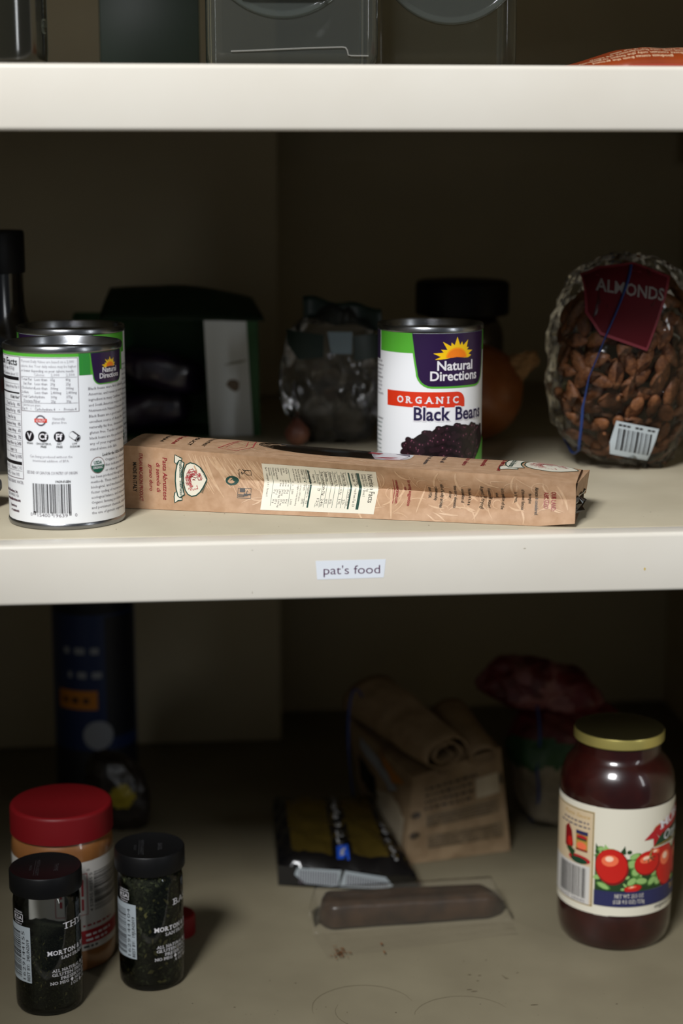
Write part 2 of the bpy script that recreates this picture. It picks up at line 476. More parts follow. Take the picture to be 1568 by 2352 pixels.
def logo(s, u0, u1, v0, k, layer=2, lifts=(19.6, 11.4, 4.2), ks=None):
    """purple shield with a green rim, sun and two words; u0..u1 width, bottom at v0 (mm)"""
    wd = u1 - u0; top = 112.2; r = wd * 0.16
    def shield(g):
        pts = [(u0 - g, top), (u1 + g, top), (u1 - wd * .035 + g, v0 + wd * .2)]
        for a in range(0, 91, 15):
            pts.append((u1 - wd * .05 - r + (r + g) * cos(radians(-a)), v0 + r - (r + g) * sin(radians(a))))
        for a in range(0, 91, 15):
            pts.append((u0 + wd * .065 + r - (r + g) * sin(radians(a)), v0 + r - (r + g) * cos(radians(a))))
        pts.append((u0 + wd * .04 - g, v0 + wd * .3))
        return pts
    s.poly(shield(wd * .022), M['green'], layer); s.poly(shield(0), M['purple'], layer + 1)
    cu = (u0 + u1) / 2
    sun(s, cu + .6 * k, v0 + lifts[0] * k, ks or k, layer + 2)
    s.text('Natural', cu + .4 * k, v0 + lifts[1] * k, 6.3 * k, M['white_ink'], layer + 5, w=28.6 * k, align='C', bold=.022, res=3)
    s.text('Directions', cu + .6 * k, v0 + lifts[2] * k, 6.3 * k, M['white_ink'], layer + 5, w=38.6 * k, align='C', bold=.022, res=3)

STORY = ['Black beans were first cultivated in the', 'Americas, and remain an essential', 'ingredient in many Caribbean, Central', 'and South American recipes today.',
         'Nutrient-rich Natural Directions Organic', 'Black Beans are a good source of iron and', 'excellent source of dietary fiber, and are', 'naturally fat free, cholesterol free, and',
         'gluten free. Tender and full-flavored,', 'black beans are the perfect choice for', 'any of your regional recipes, or as a', 'stand alone side dish.']
SEAL = ['Organic is a labeling term', 'that indicates that the food', 'or other agricultural product', 'has been produced through approved', 'methods. These methods integrate cultural,',
        'biological, and mechanical practices that', 'foster cycling of resources, promote', 'ecological balance, and conserve biodiversity.', 'Organic farming prohibits the use of toxic', 'and persistent chemicals, radiation and', 'the use of genetic engineering.']
def story(s, u, ink=None):
    ink = ink or M['grey_ink']
    for i, l in enumerate(STORY):
        s.text(l, u, 89.0 - i * 3.5, 1.75, ink, 2, w=min(44, len(l) * 1.08), res=1)
    s.text('Look for the USDA ORGANIC seal', u + 9, 46.0, 1.9, M['black_ink'], 2, w=32, bold=.02, shear=.2, res=1)
    for i, l in enumerate(SEAL):
        x = u + (11.2 if i < 3 else 0)
        s.text(l, x, 42.6 - i * 3.33, 1.75, ink, 2, w=(31 if i < 3 else min(46, len(l) * 1.08)), res=1)
    cx, cy = u + 5.3, 40.6
    s.ell(cx, cy, 5.3, 5.3, M['brown_ring'], 2, 32); s.ell(cx, cy, 4.9, 4.9, M['white'], 3, 32)
    s.ell(cx, cy, 4.8, 4.8, M['usda'], 4, 24, 0, 180, 360)
    s.text('USDA', cx, cy + .7, 2.1, M['usda'], 5, w=6, align='C', bold=.03); s.text('ORGANIC', cx, cy - 2.2, 1.5, M['white_ink'], 5, w=7.4, align='C', bold=.02)

def base_label(s):
    s.rect(-117.6, 4.2, 117.6, 112.3, M['white'], 0)

# the nutrition side, shown by the can at the front left
s = Sheet(); base_label(s)
s.rect(-117.6, 110.3, 12.6, 112.3, M['green'], 1)
s.rect(12.4, 98.6, 61, 112.3, M['green'], 1); s.rect(12.4, 98.6, 14.6, 112.3, M['green2'], 2)
s.rect(14.7, 98.6, 20, 112.3, M['green2'], 2)
logo(s, 20.2, 51.2, 92.6, .49, 3, (20.4, 13.8, 6.4), .43)
s.rect(59.5, 8, 59.8, 108, M['grey_ink'], 1)
story(s, 18.2)
bk, gy, lg, mr = M['black_ink'], M['grey_ink'], M['light_ink'], M['maroon_ink']
s.frame(-26.9, 75.9, 11.9, 109.9, .3, mr, 1)
for i, l in enumerate(['*Percent Daily Values are based on a 2,000', 'calorie diet. Your daily values may be higher', 'or lower depending on your calorie needs:']):
    s.text(l, -26.2, 106.6 - i * 2.9, 1.75, lg if i < 2 else gy, 2, w=(35.5, 37, 35.5)[i], res=1)
s.text('Calories:', -16.2, 98.4, 1.7, lg, 2, w=7.2, res=1); s.text('2,000', -5.2, 98.4, 1.7, lg, 2, w=5.4, res=1); s.text('2,500', 4.2, 98.4, 1.7, lg, 2, w=5.4, res=1)
s.rect(-26.6, 97.6, 11, 97.8, gy, 2)
rows = [('Total Fat', 'Less than', '65g', '80g'), ('  Sat Fat', 'Less than', '20g', '25g'), ('Cholesterol', 'Less than', '300mg', '300mg'), ('Sodium', 'Less than', '2,400mg', '2,400mg'), ('Total Carbohydrate', '', '300g', '375g'), ('   Dietary Fiber', '', '25g', '30g')]
for i, r in enumerate(rows):
    y = 95.4 - i * 2.72
    for x, tx in zip((-26.2, -16, -5.6, 4.0), r):
        if tx: s.text(tx.strip(), x + (1.6 if tx[0] == ' ' else 0), y, 1.75, gy, 2, w=len(tx.strip()) * .93, res=1)
s.rect(-26.6, 81.3, 11, 81.5, gy, 2)
s.text('Calories per gram:', -26.0, 79.2, 1.7, lg, 2, w=13.6, res=1)
s.text('Fat 9    \u2022    Carbohydrate 4    \u2022    Protein 4', -26.0, 76.7, 1.75, gy, 2, w=36, res=1)
# nutrition facts panel
s.frame(-62, 31.7, -27.2, 110.0, .4, mr, 1)
s.text('Nutrition Facts', -29.5, 104.3, 4.3, bk, 2, w=40, align='R', bold=.02, res=2)
s.text('Serving Size 1/2 cup (125g)', -32.6, 101.4, 2, gy, 2, w=28, align='R', res=1); s.text('Servings Per Container about 3.5', -28.6, 97.7, 2, gy, 2, w=30, align='R', res=1)
s.rect(-60, 94.8, -28.4, 97.0, bk, 2)
s.text('Calories 110   Calories from Fat 0', -28.4, 89.6, 2.1, gy, 2, w=32, align='R', res=1); s.rect(-60, 92.4, -28.6, 92.6, gy, 2)
s.rect(-60, 86.3, -28.4, 87.3, bk, 2)
s.text('% Daily Value*', -28.4, 83.2, 1.9, bk, 2, w=10, align='R', bold=.02, res=1)
nf = [('Total Fat 0g', '0%'), ('   Saturated Fat 0g', '0%'), ('   Trans Fat 0g', ''), ('Cholesterol 0mg', '0%'), ('Sodium 140mg', '6%'), ('Total Carbohydrate 20g', '7%'), ('   Dietary Fiber 6g', '24%'), ('   Sugars 1g', ''), ('Protein 7g', '10%')]
y = 81.6
for i, (a, b) in enumerate(nf):
    s.rect(-60, y, -28.2, y + .18, gy, 2)
    s.text(a.strip(), -33.2, y - 3.1, 2, gy, 2, w=len(a.strip()) * .95, align='R', bold=.01, res=1)
    if b: s.text(b, -28.3, y - 3.1, 2.1, gy, 2, w=len(b) * 1.35, align='R', bold=.02, res=1)
    y -= 4.18
s.rect(-60, 40.7, -28.4, 42.8, bk, 2)
s.text('Vitamin A 0%  \u2022  Vitamin C 0%', -28.6, 37.6, 2.3, gy, 2, w=27, align='R', res=1); s.rect(-60, 36.7, -28.2, 36.9, gy, 2)
s.text('Calcium 4%  \u2022  Iron 10%', -31.2, 33.3, 2.3, gy, 2, w=24, align='R', res=1)
s.text('INGREDIENTS: BLACK BEANS, WATER,', -27.4, 28.4, 2.0, gy, 2, w=33, align='R', res=1)
for l, yy, xr, b in (('Natural Directions, Inc.', 22.0, -33.6, .04), ('BENTONVILLE, USA', 19.4, -32.8, 0), ('www.naturaldirections.com', 16.6, -31.2, .05), ('Questions', 12.6, -35.6, .03), ('or comments', 9.6, -33.0, .04)):
    s.text(l, xr, yy, 1.8, mr if b else gy, 2, w=min(20, len(l) * 1.0), align='R', bold=b, res=1)
# emblems
s.ell(-12.8, 70.4, 3.6, 3.5, M['grey_ink'], 2, 26); s.ell(-12.8, 70.4, 2.6, 2.5, M['white'], 3, 26)
s.rect(-17.0, 69.2, -8.6, 71.6, M['red'], 4); s.text('QUALITY', -12.8, 69.7, 1.4, M['white_ink'], 5, w=6.6, align='C', bold=.02, res=1)
s.text('Naturally', -4.9, 70.9, 1.7, lg, 2, w=7.6, res=1); s.text('gluten free', -5.6, 68.5, 1.7, lg, 2, w=9.2, res=1)
for x, tx, c1, c2 in ((-21.2, 'V', 'VEGAN', ''), (-11.4, 'Cf', 'CHOLESTEROL', 'FREE'), (-1.2, 'Ff', 'FAT', 'FREE')):
    s.ell(x, 60.2, 3.45, 3.45, bk, 2, 28)
    s.text(tx, x, 58.4, 3.7, M['white_ink'], 3, align='C', bold=.03)
    s.text(c1, x, 55.0, 1.3, bk, 2, w=len(c1) * .93, align='C', bold=.02, res=1)
    if c2: s.text(c2, x, 53.1, 1.3, bk, 2, w=len(c2) * .95, align='C', bold=.02, res=1)
def capsule(cx, cy, l, r, rot, m, ly):
    c, sn = cos(radians(rot)), sin(radians(rot)); pts = []
    for a in range(-90, 91, 15): pts.append((l / 2 + r * .6 * cos(radians(a)), r * sin(radians(a))))
    for a in range(90, 271, 15): pts.append((-l / 2 + r * .6 * cos(radians(a)), r * sin(radians(a))))
    s.poly([(cx + x * c - y * sn, cy + x * sn + y * c) for x, y in pts], m, ly)
capsule(8.4, 60.3, 4.6, 2.3, -38, bk, 2); capsule(7.5, 60.7, 3.2, 1.7, -38, M['white'], 3)
s.ell(10.4, 58.7, 1.3, 2.2, bk, 4, 20, -38); s.ell(10.5, 58.6, .95, 1.8, M['white'], 5, 20, -38); s.ell(10.5, 58.6, .8, 1.5, bk, 6, 20, -38)
s.text('LOW', 8.3, 55.0, 1.3, bk, 2, w=3, align='C', bold=.02, res=1); s.text('SODIUM', 8.3, 53.1, 1.3, bk, 2, w=6, align='C', bold=.02, res=1)
s.text('Can lining produced without the', -21.4, 46.6, 1.7, lg, 2, w=28, res=1); s.text('intentional addition of BPA.', -19.4, 43.9, 1.7, lg, 2, w=24, res=1)
s.text('SEE END OF CAN FOR COUNTRY OF ORIGIN', -24.2, 36.0, 1.9, gy, 2, w=33.6, res=1)
s.text('19639-F-SEN', 5.0, 30.8, 1.5, bk, 2, w=9.5, align='R', bold=.03, res=1)
s.barcode(-20.2, 11.0, 4.9, 30.0, bk, 2, 7, n=30)
for a, b in ((-20.2, -19.6), (-19.0, -18.4), (3.6, 4.2), (4.5, 4.9), (-7.5, -7.0)): s.rect(a, 9.6, b, 12, bk, 2)
s.text('0', -22.4, 8.8, 2.1, gy, 2, res=2); s.text('15400', -17.2, 8.6, 2.2, gy, 2, w=8.6, res=2); s.text('19639', -6.4, 8.6, 2.2, gy, 2, w=9, res=2); s.text('0', 7.2, 8.8, 2.1, gy, 2, res=2)
can('bean_can', 'white bean can at the front left turned to its nutrition panel', -0.0735, 1.1305, s)

# the picture side, shown by the can standing behind the pasta bag
s = Sheet(); base_label(s)
s.rect(-49.8, 98.3, -17.5, 112.3, M['green'], 1); s.rect(44, 98.3, 78, 112.3, M['green'], 1)
logo(s, -18.3, 45.2, 75.2, 1.0, 3)
s.rect(-64, 92, -50.8, 112.3, M['purple'], 2)
s.poly([(-39.7, 60.4), (-39.8, 71.4), (14.5, 71.3)] + [(14.5 + 6.6 * sin(radians(a)), 64.7 + 6.6 * cos(radians(a))) for a in range(15, 91, 15)] + [(21.1, 60.4)], M['red'], 2)
for i, ch in enumerate('ORGANIC'):
    xs = [-27.2, -20.3, -13.3, -5.8, 1.6, 7.8, 13.6][i]
    s.text(ch, xs, 63.3, 4.6, M['white_ink'], 3, align='C', serif=True, bold=.03)
for b, m, ly, dx in ((.075, M['white_ink'], 4, 0), (.075, M['shade_ink'], 3, .35), (.024, M['navy'], 5, 0)):
    s.text('Black', -16.6 + dx - (.5 if b > .05 else 0), 51.4 - dx * .6, 8.9, m, ly, w=26.0 + (1 if b > .05 else 0), bold=b, res=3)
    s.text('Beans', 13.4 + dx - (.5 if b > .05 else 0), 51.4 - dx * .6, 8.9, m, ly, w=27 + (1 if b > .05 else 0), bold=b, res=3)
blob = [(-25, 29), (-25, 33), (-21, 37.5), (-17, 38), (-13, 41), (-8, 43.6), (-4, 43.4), (-1, 46), (3, 47), (6.5, 48.2), (11, 47.4), (15, 48), (21, 47.6), (25, 46.6), (31, 46.8), (37, 45.4), (41, 44.6), (45, 40), (47, 36), (44, 22), (38, 9), (-18, 9), (-23, 20)]
s.poly(blob, M['bean2'], 6)
rb = random.Random(4)
def inside(x, y):
    c = False; n2 = len(blob)
    for i in range(n2):
        (x1, y1), (x2, y2) = blob[i], blob[(i + 1) % n2]
        if (y1 > y) != (y2 > y) and x < (x2 - x1) * (y - y1) / (y2 - y1) + x1: c = not c
    return c
for _ in range(170):
    x, y = rb.uniform(-25, 47), rb.uniform(20, 48.5)
    if inside(x, y):
        r = rb.uniform(1.7, 2.7); a = rb.uniform(-60, 60)
        s.ell(x, y, r * 1.3, r, M['bean2'], 6 + rb.random(), 14, a); s.ell(x + .1, y + .15, r * 1.12, r * .82, M['bean'], 7 + rb.random(), 14, a)
        if rb.random() < .55: s.ell(x + rb.uniform(-.6, .6), y + .5, rb.uniform(.25, .6), rb.uniform(.3, .7), M['bean_hi'], 9, 8)
s.poly([(33, 4.3), (33.7, 22), (47, 34.5), (64, 34.5), (64, 4.3)], M['green'], 10)
rl = random.Random(9)
for i in range(9): s.text(STORY[i][:24 + rl.randint(-4, 4)], -45 - rl.uniform(0, 4), 90 - i * 2.9, 1.7, gy, 2, w=22, align='R', res=1)
for i in range(12): s.text(SEAL[i % 11][:24 + rl.randint(-4, 4)], -45 - rl.uniform(0, 4), 49 - i * 3.1, 1.7, M['teal_ink'] if i else bk, 2, w=22, align='R', res=1)
story(s, 66)
s.barcode(52, 60, 64, 96, M['grey_ink'], 3, 12, vert=True, n=26)
bcan = can('bean_can', 'bean can standing behind the brown pasta bag, picture side forward', 0.1805, 1.2345, s)
c2 = bcan.copy(); COL.objects.link(c2)
c2['label'] = 'shadowed bean can right behind the front left can'
for ch in list(bcan.children):
    d = ch.copy(); COL.objects.link(d); d.parent = c2
c2.location = (-0.0745, 1.2425, MID); c2.rotation_euler = (0, 0, radians(-42))
# ------------------------------------------------------------------ brown paper pasta bag lying on the middle shelf
BL = 0.302
def lerp_tab(tab, x):
    if x <= tab[0][0]: return tab[0][1]
    for (a, va), (b, vb) in zip(tab, tab[1:]):
        if x <= b:
            t = (x - a) / (b - a); return va + (vb - va) * t
    return tab[-1][1]
H_T = [(0, .0430), (.01, .0430), (.09, .0390), (.172, .0351), (.246, .0330), (.276, .0317), (.302, .0286)]
LOWE = [(0, .0003), (.279, .0003), (.302, .0029)]
CRE = [(0, .0224), (.07, .0222), (.10, .0200), (.13, .0181), (.162, .0175), (.2156, .0172), (.246, .0148), (.276, .0174), (.302, .0178)]
DEN = [(0, .0006), (.05, .0009), (.075, .0055), (.10, .0130), (.13, .0170), (.16, .0180), (.21, .0130), (.225, .0105), (.245, .0145), (.262, .0115), (.276, .0055), (.302, .0032)]
WID = [(0, .066), (.06, .070), (.2, .069), (.302, .068)]
def dent(s, v):
    c, h, lo = lerp_tab(CRE, s), lerp_tab(H_T, s), lerp_tab(LOWE, s)
    d = lerp_tab(DEN, s)
    t = (v - lo) / (c - lo) if v < c else (h - v) / (h - c)
    t = min(max(t, 0), 1)
    p = 1.0 + 0.9 * max(0, min(1, (s - .18) / .06)) * max(0, min(1, (.29 - s) / .03))
    q = d * t ** p
    wob = .0006 * noise.noise(Vector((s * 60, v * 60, 3.1))) + .0005 * noise.noise(Vector((s * 24, v * 110, 8)))
    return q + wob * min(1, min(t * 3, 1))
def bag_front(u, v, off):          # u along, v up (metres); returns bag coordinates x = along, y = depth, z = up
    return Vector((u, dent(u, v) - off, v))
def bag_top(u, t, off):            # t = depth from the front edge
    h = lerp_tab(H_T, u); wdt = lerp_tab(WID, u)
    k = t / wdt
    bul = .0016 * sin(pi * min(max(k, 0), 1)) - .004 * max(0, k - .55) ** 2 * 5 + .0005 * noise.noise(Vector((u * 40, t * 50, 1)))
    return Vector((u, t, h + bul + off))
M['kraft'] = mat('kraft_paper', srgb(186, 151, 120), 0.62, spec=0.35, col2=srgb(172, 136, 104), noise_scale=160, bump=0.04, bump_scale=900, detail=8)
M['kraft_lite'] = mat('kraft_pale_print', srgb(206, 174, 142), 0.55, spec=0.4, col2=srgb(194, 158, 124), noise_scale=220)
M['bag_white'] = mat('bag_cream_print', srgb(222, 216, 198), 0.5)
M['bag_green'] = mat('bag_green_ink', srgb(18, 62, 52), 0.5)
M['bag_black'] = mat('bag_black_ink', srgb(34, 30, 22), 0.5)
M['bag_red'] = mat('bag_red_ink', srgb(138, 24, 34), 0.5)
M['bag_rose'] = mat('bag_rose_ink', srgb(186, 64, 72), 0.5)
M['window'] = mat('dark_cellophane_window', srgb(30, 20, 14), 0.14, spec=0.6, coat=0.6)
M['cello'] = mat('crumpled_dark_cellophane', srgb(34, 22, 18), 0.12, spec=0.8, coat=1.0)
pb = thing('pasta_bag', 'long brown paper pasta bag lying across the middle shelf', 'bag', (-0.0372, 1.1606, MID), atan2(-0.30069, 0.95372))
# the paper: rings of a cross-section along the length
NS = 130
prof_n = 0; vs = []; fs = []
def ring_pts(sv):
    lo, h, c, wd = lerp_tab(LOWE, sv), lerp_tab(H_T, sv), lerp_tab(CRE, sv), lerp_tab(WID, sv)
    pts = []
    for k in range(13): pts.append(bag_front(sv, lo + (c - lo) * k / 12, 0))
    for k in range(1, 13): pts.append(bag_front(sv, c + (h - c) * k / 12, 0))
    for k in range(1, 15): pts.append(bag_top(sv, wd * k / 14, 0))
    zb = pts[-1].z
    for k in range(1, 7):
        f = k / 6; pts.append(Vector((sv, wd - .006 * sin(pi * f), zb + (lo - zb) * f)))
    return pts
for i in range(NS + 1):
    r_ = ring_pts(BL * i / NS); prof_n = len(r_); vs += r_
for i in range(NS):
    for k in range(prof_n):
        a, b = i * prof_n + k, i * prof_n + (k + 1) % prof_n
        fs.append((a, b, b + prof_n, a + prof_n))
fs.append(tuple(range(prof_n)))       # closed left end
# right end: paper folded in along the top half
e = len(vs) - prof_n
inner = [Vector((BL - .012, p.y * .86 + .004, max(p.z * .9 + .001, .003))) for p in vs[e:]]
b0 = len(vs); vs += inner
for k in range(prof_n):
    k2 = (k + 1) % prof_n
    fs.append((e + k, b0 + k, b0 + k2, e + k2))
fs.append(tuple(range(b0, b0 + prof_n)))
paper = raw('paper', vs, fs, M['kraft'], parent=pb, ang=30)
# flap end sticking out on the right, and the dark inner wrap
vs = [(BL + .0005, .010, .0275), (BL + .0045, .060, .0275), (BL + .0025, .058, .012), (BL - .001, .010, .0175), (BL - .006, .012, .026), (BL - .004, .058, .027)]
raw('end_flap', vs, [(0, 1, 2, 3), (0, 4, 5, 1), (3, 2, 5, 4)], M['kraft'], parent=pb, smooth=False)
rc = random.Random(3); vs = []; fs = []
for i in range(9):
    for j in range(7):
        edge = i in (0, 8) or j in (0, 6)
        vs.append((BL - .004 + (0 if edge else rc.uniform(0, .0085)), .010 + .045 * i / 8, .004 + .016 * j / 6))
for i in range(8):
    for j in range(6):
        a = i * 7 + j; fs += [(a, a + 1, a + 8), (a, a + 8, a + 7)]
raw('inner_wrap', vs, fs, M['cello'], parent=pb, smooth=False)

# --- print on the front face
s = Sheet()
KL, G, BK, RD, WH, RO = M['kraft_lite'], M['bag_green'], M['bag_black'], M['bag_red'], M['bag_white'], M['bag_rose']
rk = random.Random(21)
def leaf(x, y, l, ang, wd, cur):
    pts = []
    for i in range(11):
        t = i / 10; a = radians(ang + cur * t)
        pts.append((x, y)); x += l / 10 * cos(a); y += l / 10 * sin(a)
    pts = [(px, min(max(py, .8), lerp_tab(H_T, px / 1000) * 1000 - .3)) for px, py in pts if 1 < px < 300]
    if len(pts) > 3: s.stroke(pts, wd, KL, 1, taper=True)
for i in range(34): leaf(46 + i * 1.5 + rk.uniform(-1, 1), 39 - i * .12, rk.uniform(16, 34), rk.uniform(-78, -60), rk.uniform(.6, 1.7), rk.uniform(10, 30))
for i in range(40): leaf(150 + rk.uniform(0, 140), rk.uniform(18, 34), rk.uniform(9, 20), rk.uniform(-150, -20), rk.uniform(.6, 1.8), rk.uniform(-90, 90))
for i in range(34): leaf(60 + rk.uniform(0, 230), rk.uniform(3, 14), rk.uniform(8, 16), rk.uniform(-60, 60), rk.uniform(.5, 1.3), rk.uniform(-90, 90))
for i in range(12):
    cx, cy = rk.uniform(170, 292), rk.uniform(5, 28); rr = rk.uniform(2.5, 5.5)
    s.stroke([(cx + rr * cos(radians(a)), min(max(cy + rr * .75 * sin(radians(a)), 1), 28)) for a in range(0, 300, 15)], .6, KL, 1, taper=True)
def vt(tx, x, y0, y1, h, m, b=0.0, layer=3, sh=0.0, res=2):
    """text that reads downwards: x = base line, from y0 down to y1"""
    s.text(tx, x, y0, h, m, layer, w=y0 - y1, rot=-90, bold=b, shear=sh, res=res)
vt('MADE IN ITALY', 6.4, 31.8, 11.8, 2.5, BK, .02)
vt('ITALIAN MACARONI PRODUCT', 10.8, 37.9, 5.7, 2.5, RD, .01)
vt('grano duro', 17.9, 31.0, 12.9, 2.4, RD, .01, sh=.15); vt('di semola di', 22.9, 32.1, 12.2, 2.6, RD, .01, sh=.15); vt('Pasta Abruzzese', 27.4, 35.9, 7.0, 3.0, RD, .01, sh=.15)
def emblem(px, ox, oy, kx, ky, layer):
    """ribbon and oval with an engraved woman's head; px(x, y): picture pixels of the emblem to sheet coordinates"""
    def st(pts, wd, m, l, closed=False): s.stroke([px(*p) for p in pts], wd, m, l, closed)
    med = [(820, 437), (880, 450), (935, 490), (975, 545), (1000, 600), (1010, 635), (995, 670), (965, 730), (930, 785), (885, 825), (830, 838), (785, 815), (755, 770), (740, 710), (735, 640), (737, 570), (750, 510), (775, 460)]
    s.poly([px(*p) for p in med], WH, layer); st(med, .75, G, layer + 1, True)
    for tail in ([(640, 347), (722, 388), (715, 412), (690, 412), (652, 458), (630, 435)], [(630, 800), (650, 790), (690, 860), (715, 862), (716, 888), (668, 895), (628, 922), (620, 850)]):
        s.poly([px(*p) for p in tail], WH, layer + 2); st(tail, .7, G, layer + 3, True)
    rib = [(690, 410), (745, 440), (738, 475), (722, 540), (716, 640), (722, 720), (735, 790), (745, 820), (690, 860), (665, 840), (645, 760), (638, 660), (643, 560), (660, 470)]
    s.poly([px(*p) for p in rib], WH, layer + 4); st(rib, .8, G, layer + 5, True)
    r2 = random.Random(8)
    for _ in range(230):
        rad = r2.uniform(44, 112); th = r2.uniform(118, 318) if rad < 70 else r2.uniform(95, 345)
        ln = r2.uniform(14, 34) * 60 / rad; ky = 1.15; cx_, cy_ = 868 + r2.uniform(-5, 5), 632 + r2.uniform(-6, 6)
        if rad > 92 and not (120 < th < 260): continue
        pts = [(cx_ + rad * (1 + .05 * sin(k * 1.7 + rad)) * cos(radians(th + ln * k / 5)), cy_ + rad * ky * (1 + .05 * sin(k * 1.3 + th)) * sin(radians(th + ln * k / 5))) for k in range(6)]
        s.stroke([px(*p) for p in pts], .21, RO if r2.random() < .7 else RD, layer + 6, taper=True)
    for _ in range(26):
        x, y = r2.uniform(790, 905), r2.uniform(715, 770); l = r2.uniform(10, 24)
        st([(x, y), (x + r2.uniform(-6, 6), y - l * .5), (x + r2.uniform(-10, 10), y - l)], .22, RO, layer + 6)
    st([(800, 640), (815, 610), (850, 600), (880, 615), (900, 600), (915, 640), (950, 635)], .4, RD, layer + 7); st([(845, 640), (860, 632), (875, 640)], .5, RD, layer + 7)
    st([(820, 600), (838, 592), (852, 598)], .4, RD, layer + 7)
fpx = lambda x, y: ((41.9 + (x - 740) * .0578), (22.0 - (y - 630) * .0566))
emblem(fpx, 0, 0, 1, 1, 2)
for tx, yy0, yy1, xx in (('rusticchella', 33.2, 22.6, 39.0), ('d\'abruzzo', 20.6, 10.6, 39.1)):
    vt(tx, xx, yy0, yy1, 2.2, G, .02, 9)
s.text('L\'ABRUZZESE', 53.1, 29.4, 1.1, G, 9, w=8.2, rot=-62, res=1, bold=.01); s.text('ARTIGIANALE', 57.0, 21.0, 1.1, G, 9, w=8.6, rot=-112, res=1, bold=.01)
# green dot, glass and fork, litter bin
cx, cy = 74.0, 21.2
s.ell(cx, cy, 4.3, 3.2, G, 3, 30); s.ell(cx - .5, cy - .1, 2.4, 1.9, M['kraft'], 4, 24)
s.poly([(cx - 1.5, cy - .3), (cx + .6, cy + 2.0), (cx + 3.4, cy + 1.2), (cx + 2.6, cy - 1.9), (cx + 1.4, cy - .6), (cx, cy + .4)], G, 5)
s.stroke([(72.2, 23.2), (70.6, 21), (71.4, 19.2), (73.4, 18.3)], .9, G, 5)
s.stroke([(83.2, 28.4), (86.8, 28.2), (86.9, 24.9), (83.8, 25.1), (82.2, 26.7), (83.2, 28.4)], .45, BK, 3); s.stroke([(82.2, 26.7), (80.6, 26.2)], .4, BK, 3); s.stroke([(80.6, 27.3), (80.8, 25.2)], .5, BK, 3)
s.stroke([(81.2, 29), (83.2, 27.8)], .5, BK, 3)
vt('Per Alimenti', 78.4, 29.2, 22.6, 1.5, BK, .0, res=1)
s.stroke([(78.2, 16.2), (86.6, 15.9), (86.9, 9.7), (78.0, 10.1)], .4, BK, 3, True)
s.poly([(79.3, 16.0), (82.8, 15.9), (82.9, 13.6), (79.4, 13.8)], BK, 4); s.ell(85.7, 12.2, .9, .55, BK, 4, 12); s.poly([(82.2, 13.0), (84.8, 12.5), (84.8, 11.2), (82.0, 11.0)], BK, 4)
s.stroke([(78.4, 12.0), (82.4, 11.8)], .6, BK, 4); s.stroke([(78.4, 11.0), (82.4, 10.9)], .4, BK, 4); s.stroke([(84, 12.6), (84.2, 14.6)], .5, BK, 4)
# nutrition panel: f maps panel (a = 0..1 along, b mm down from its top) to sheet
PX0, PX1 = 94.5, 171.0
s.poly([(94.9, 33.9), (171.6, 30.8), (170.6, 2.9), (94.1, 2.8)], WH, 2)
for x, wd in ((158.8, 1.9), (152.6, 1.1), (125.4, 1.1)):
    s.rect(x - wd / 2, 5.0, x + wd / 2, 29.8 - (x - 120) * .02, G, 3)
for x in (150.6, 147.6, 144.8, 141.8, 139.0, 136.2, 133.2, 130.2, 122.6, 112.2, 100.4):
    s.rect(x - .12, 5.4, x + .12, 30.6 - (x - 110) * .03, G, 3)
def pt(tx, x, y0, y1, h, m=None, b=0.0): vt(tx, x, y0, y1, h, m or BK, b, 4, res=1)
vt('Nutrition Facts', 165.2, 28.4, 9.2, 3.6, BK, .005, 4)
pt('Serving Size 3.5 oz. (100g)', 162.9, 28.4, 15.4, 1.6); pt('Servings Per Container about 5', 161.0, 28.4, 12.4, 1.6)
pt('Amount Per Serving', 156.8, 28.8, 20, 1.5); pt('Calories 350', 154.4, 28.8, 22, 1.6, b=.02); pt('Calories from Fat 13', 155.0, 20.4, 6.6, 1.7)
pt('% Daily Value*', 151.2, 16.6, 6, 1.7)
for i, (a, b, c) in enumerate((('Total Fat 1.5g', '', '2%'), ('Saturated Fat 0.3g', '', '1%'), ('Trans Fat 0g', '', ''), ('Cholesterol 0mg', '', '0%'), ('Sodium 5mg', '', '0%'), ('Total Carbohydrate 71g', '', '24%'), ('Dietary Fiber 3g', '', '12%'), ('Sugars 4g', '', ''), ('Protein 13.5g', '', ''))):
    x = 148.2 - i * 2.9
    pt(a, x, 29.0 - (2.2 if a[0] in 'DS' and i in (1, 6, 7) else 0), 29.0 - len(a) * .76 - (2.2 if i in (1, 2, 6, 7) else 0), 1.5, b=.015 if i in (0, 3, 4, 5, 8) else 0)
    if c: pt(c, x, 10.4, 10.4 - len(c) * 1.5, 1.6)
pt('Vitamin A 0%', 123.4, 30.4, 22.8, 1.6); pt('Vitamin C   0%', 123.4, 18.2, 7, 1.8); pt('Calcium   2%', 120.6, 30.4, 22.8, 1.6); pt('Iron        10%', 120.6, 18.2, 7, 1.8)
s.ell(125, 20.8, .5, .5, G, 4, 10); s.ell(121.6, 20.8, .5, .5, G, 4, 10)
for i, l in enumerate(('*Percent Daily Values are based on a 2,000 calorie', 'diet. Your daily values may be higher or lower depending', 'on your calorie needs:')):
    pt(l, 118.4 - i * 1.7, 30.6, 30.6 - len(l) * .44, 1.1)
pt('Calories:', 113.2, 21, 17.6, 1.1); pt('2,000', 113.2, 15.6, 12.6, 1.3); pt('2,500', 113.2, 9.6, 6.4, 1.3)
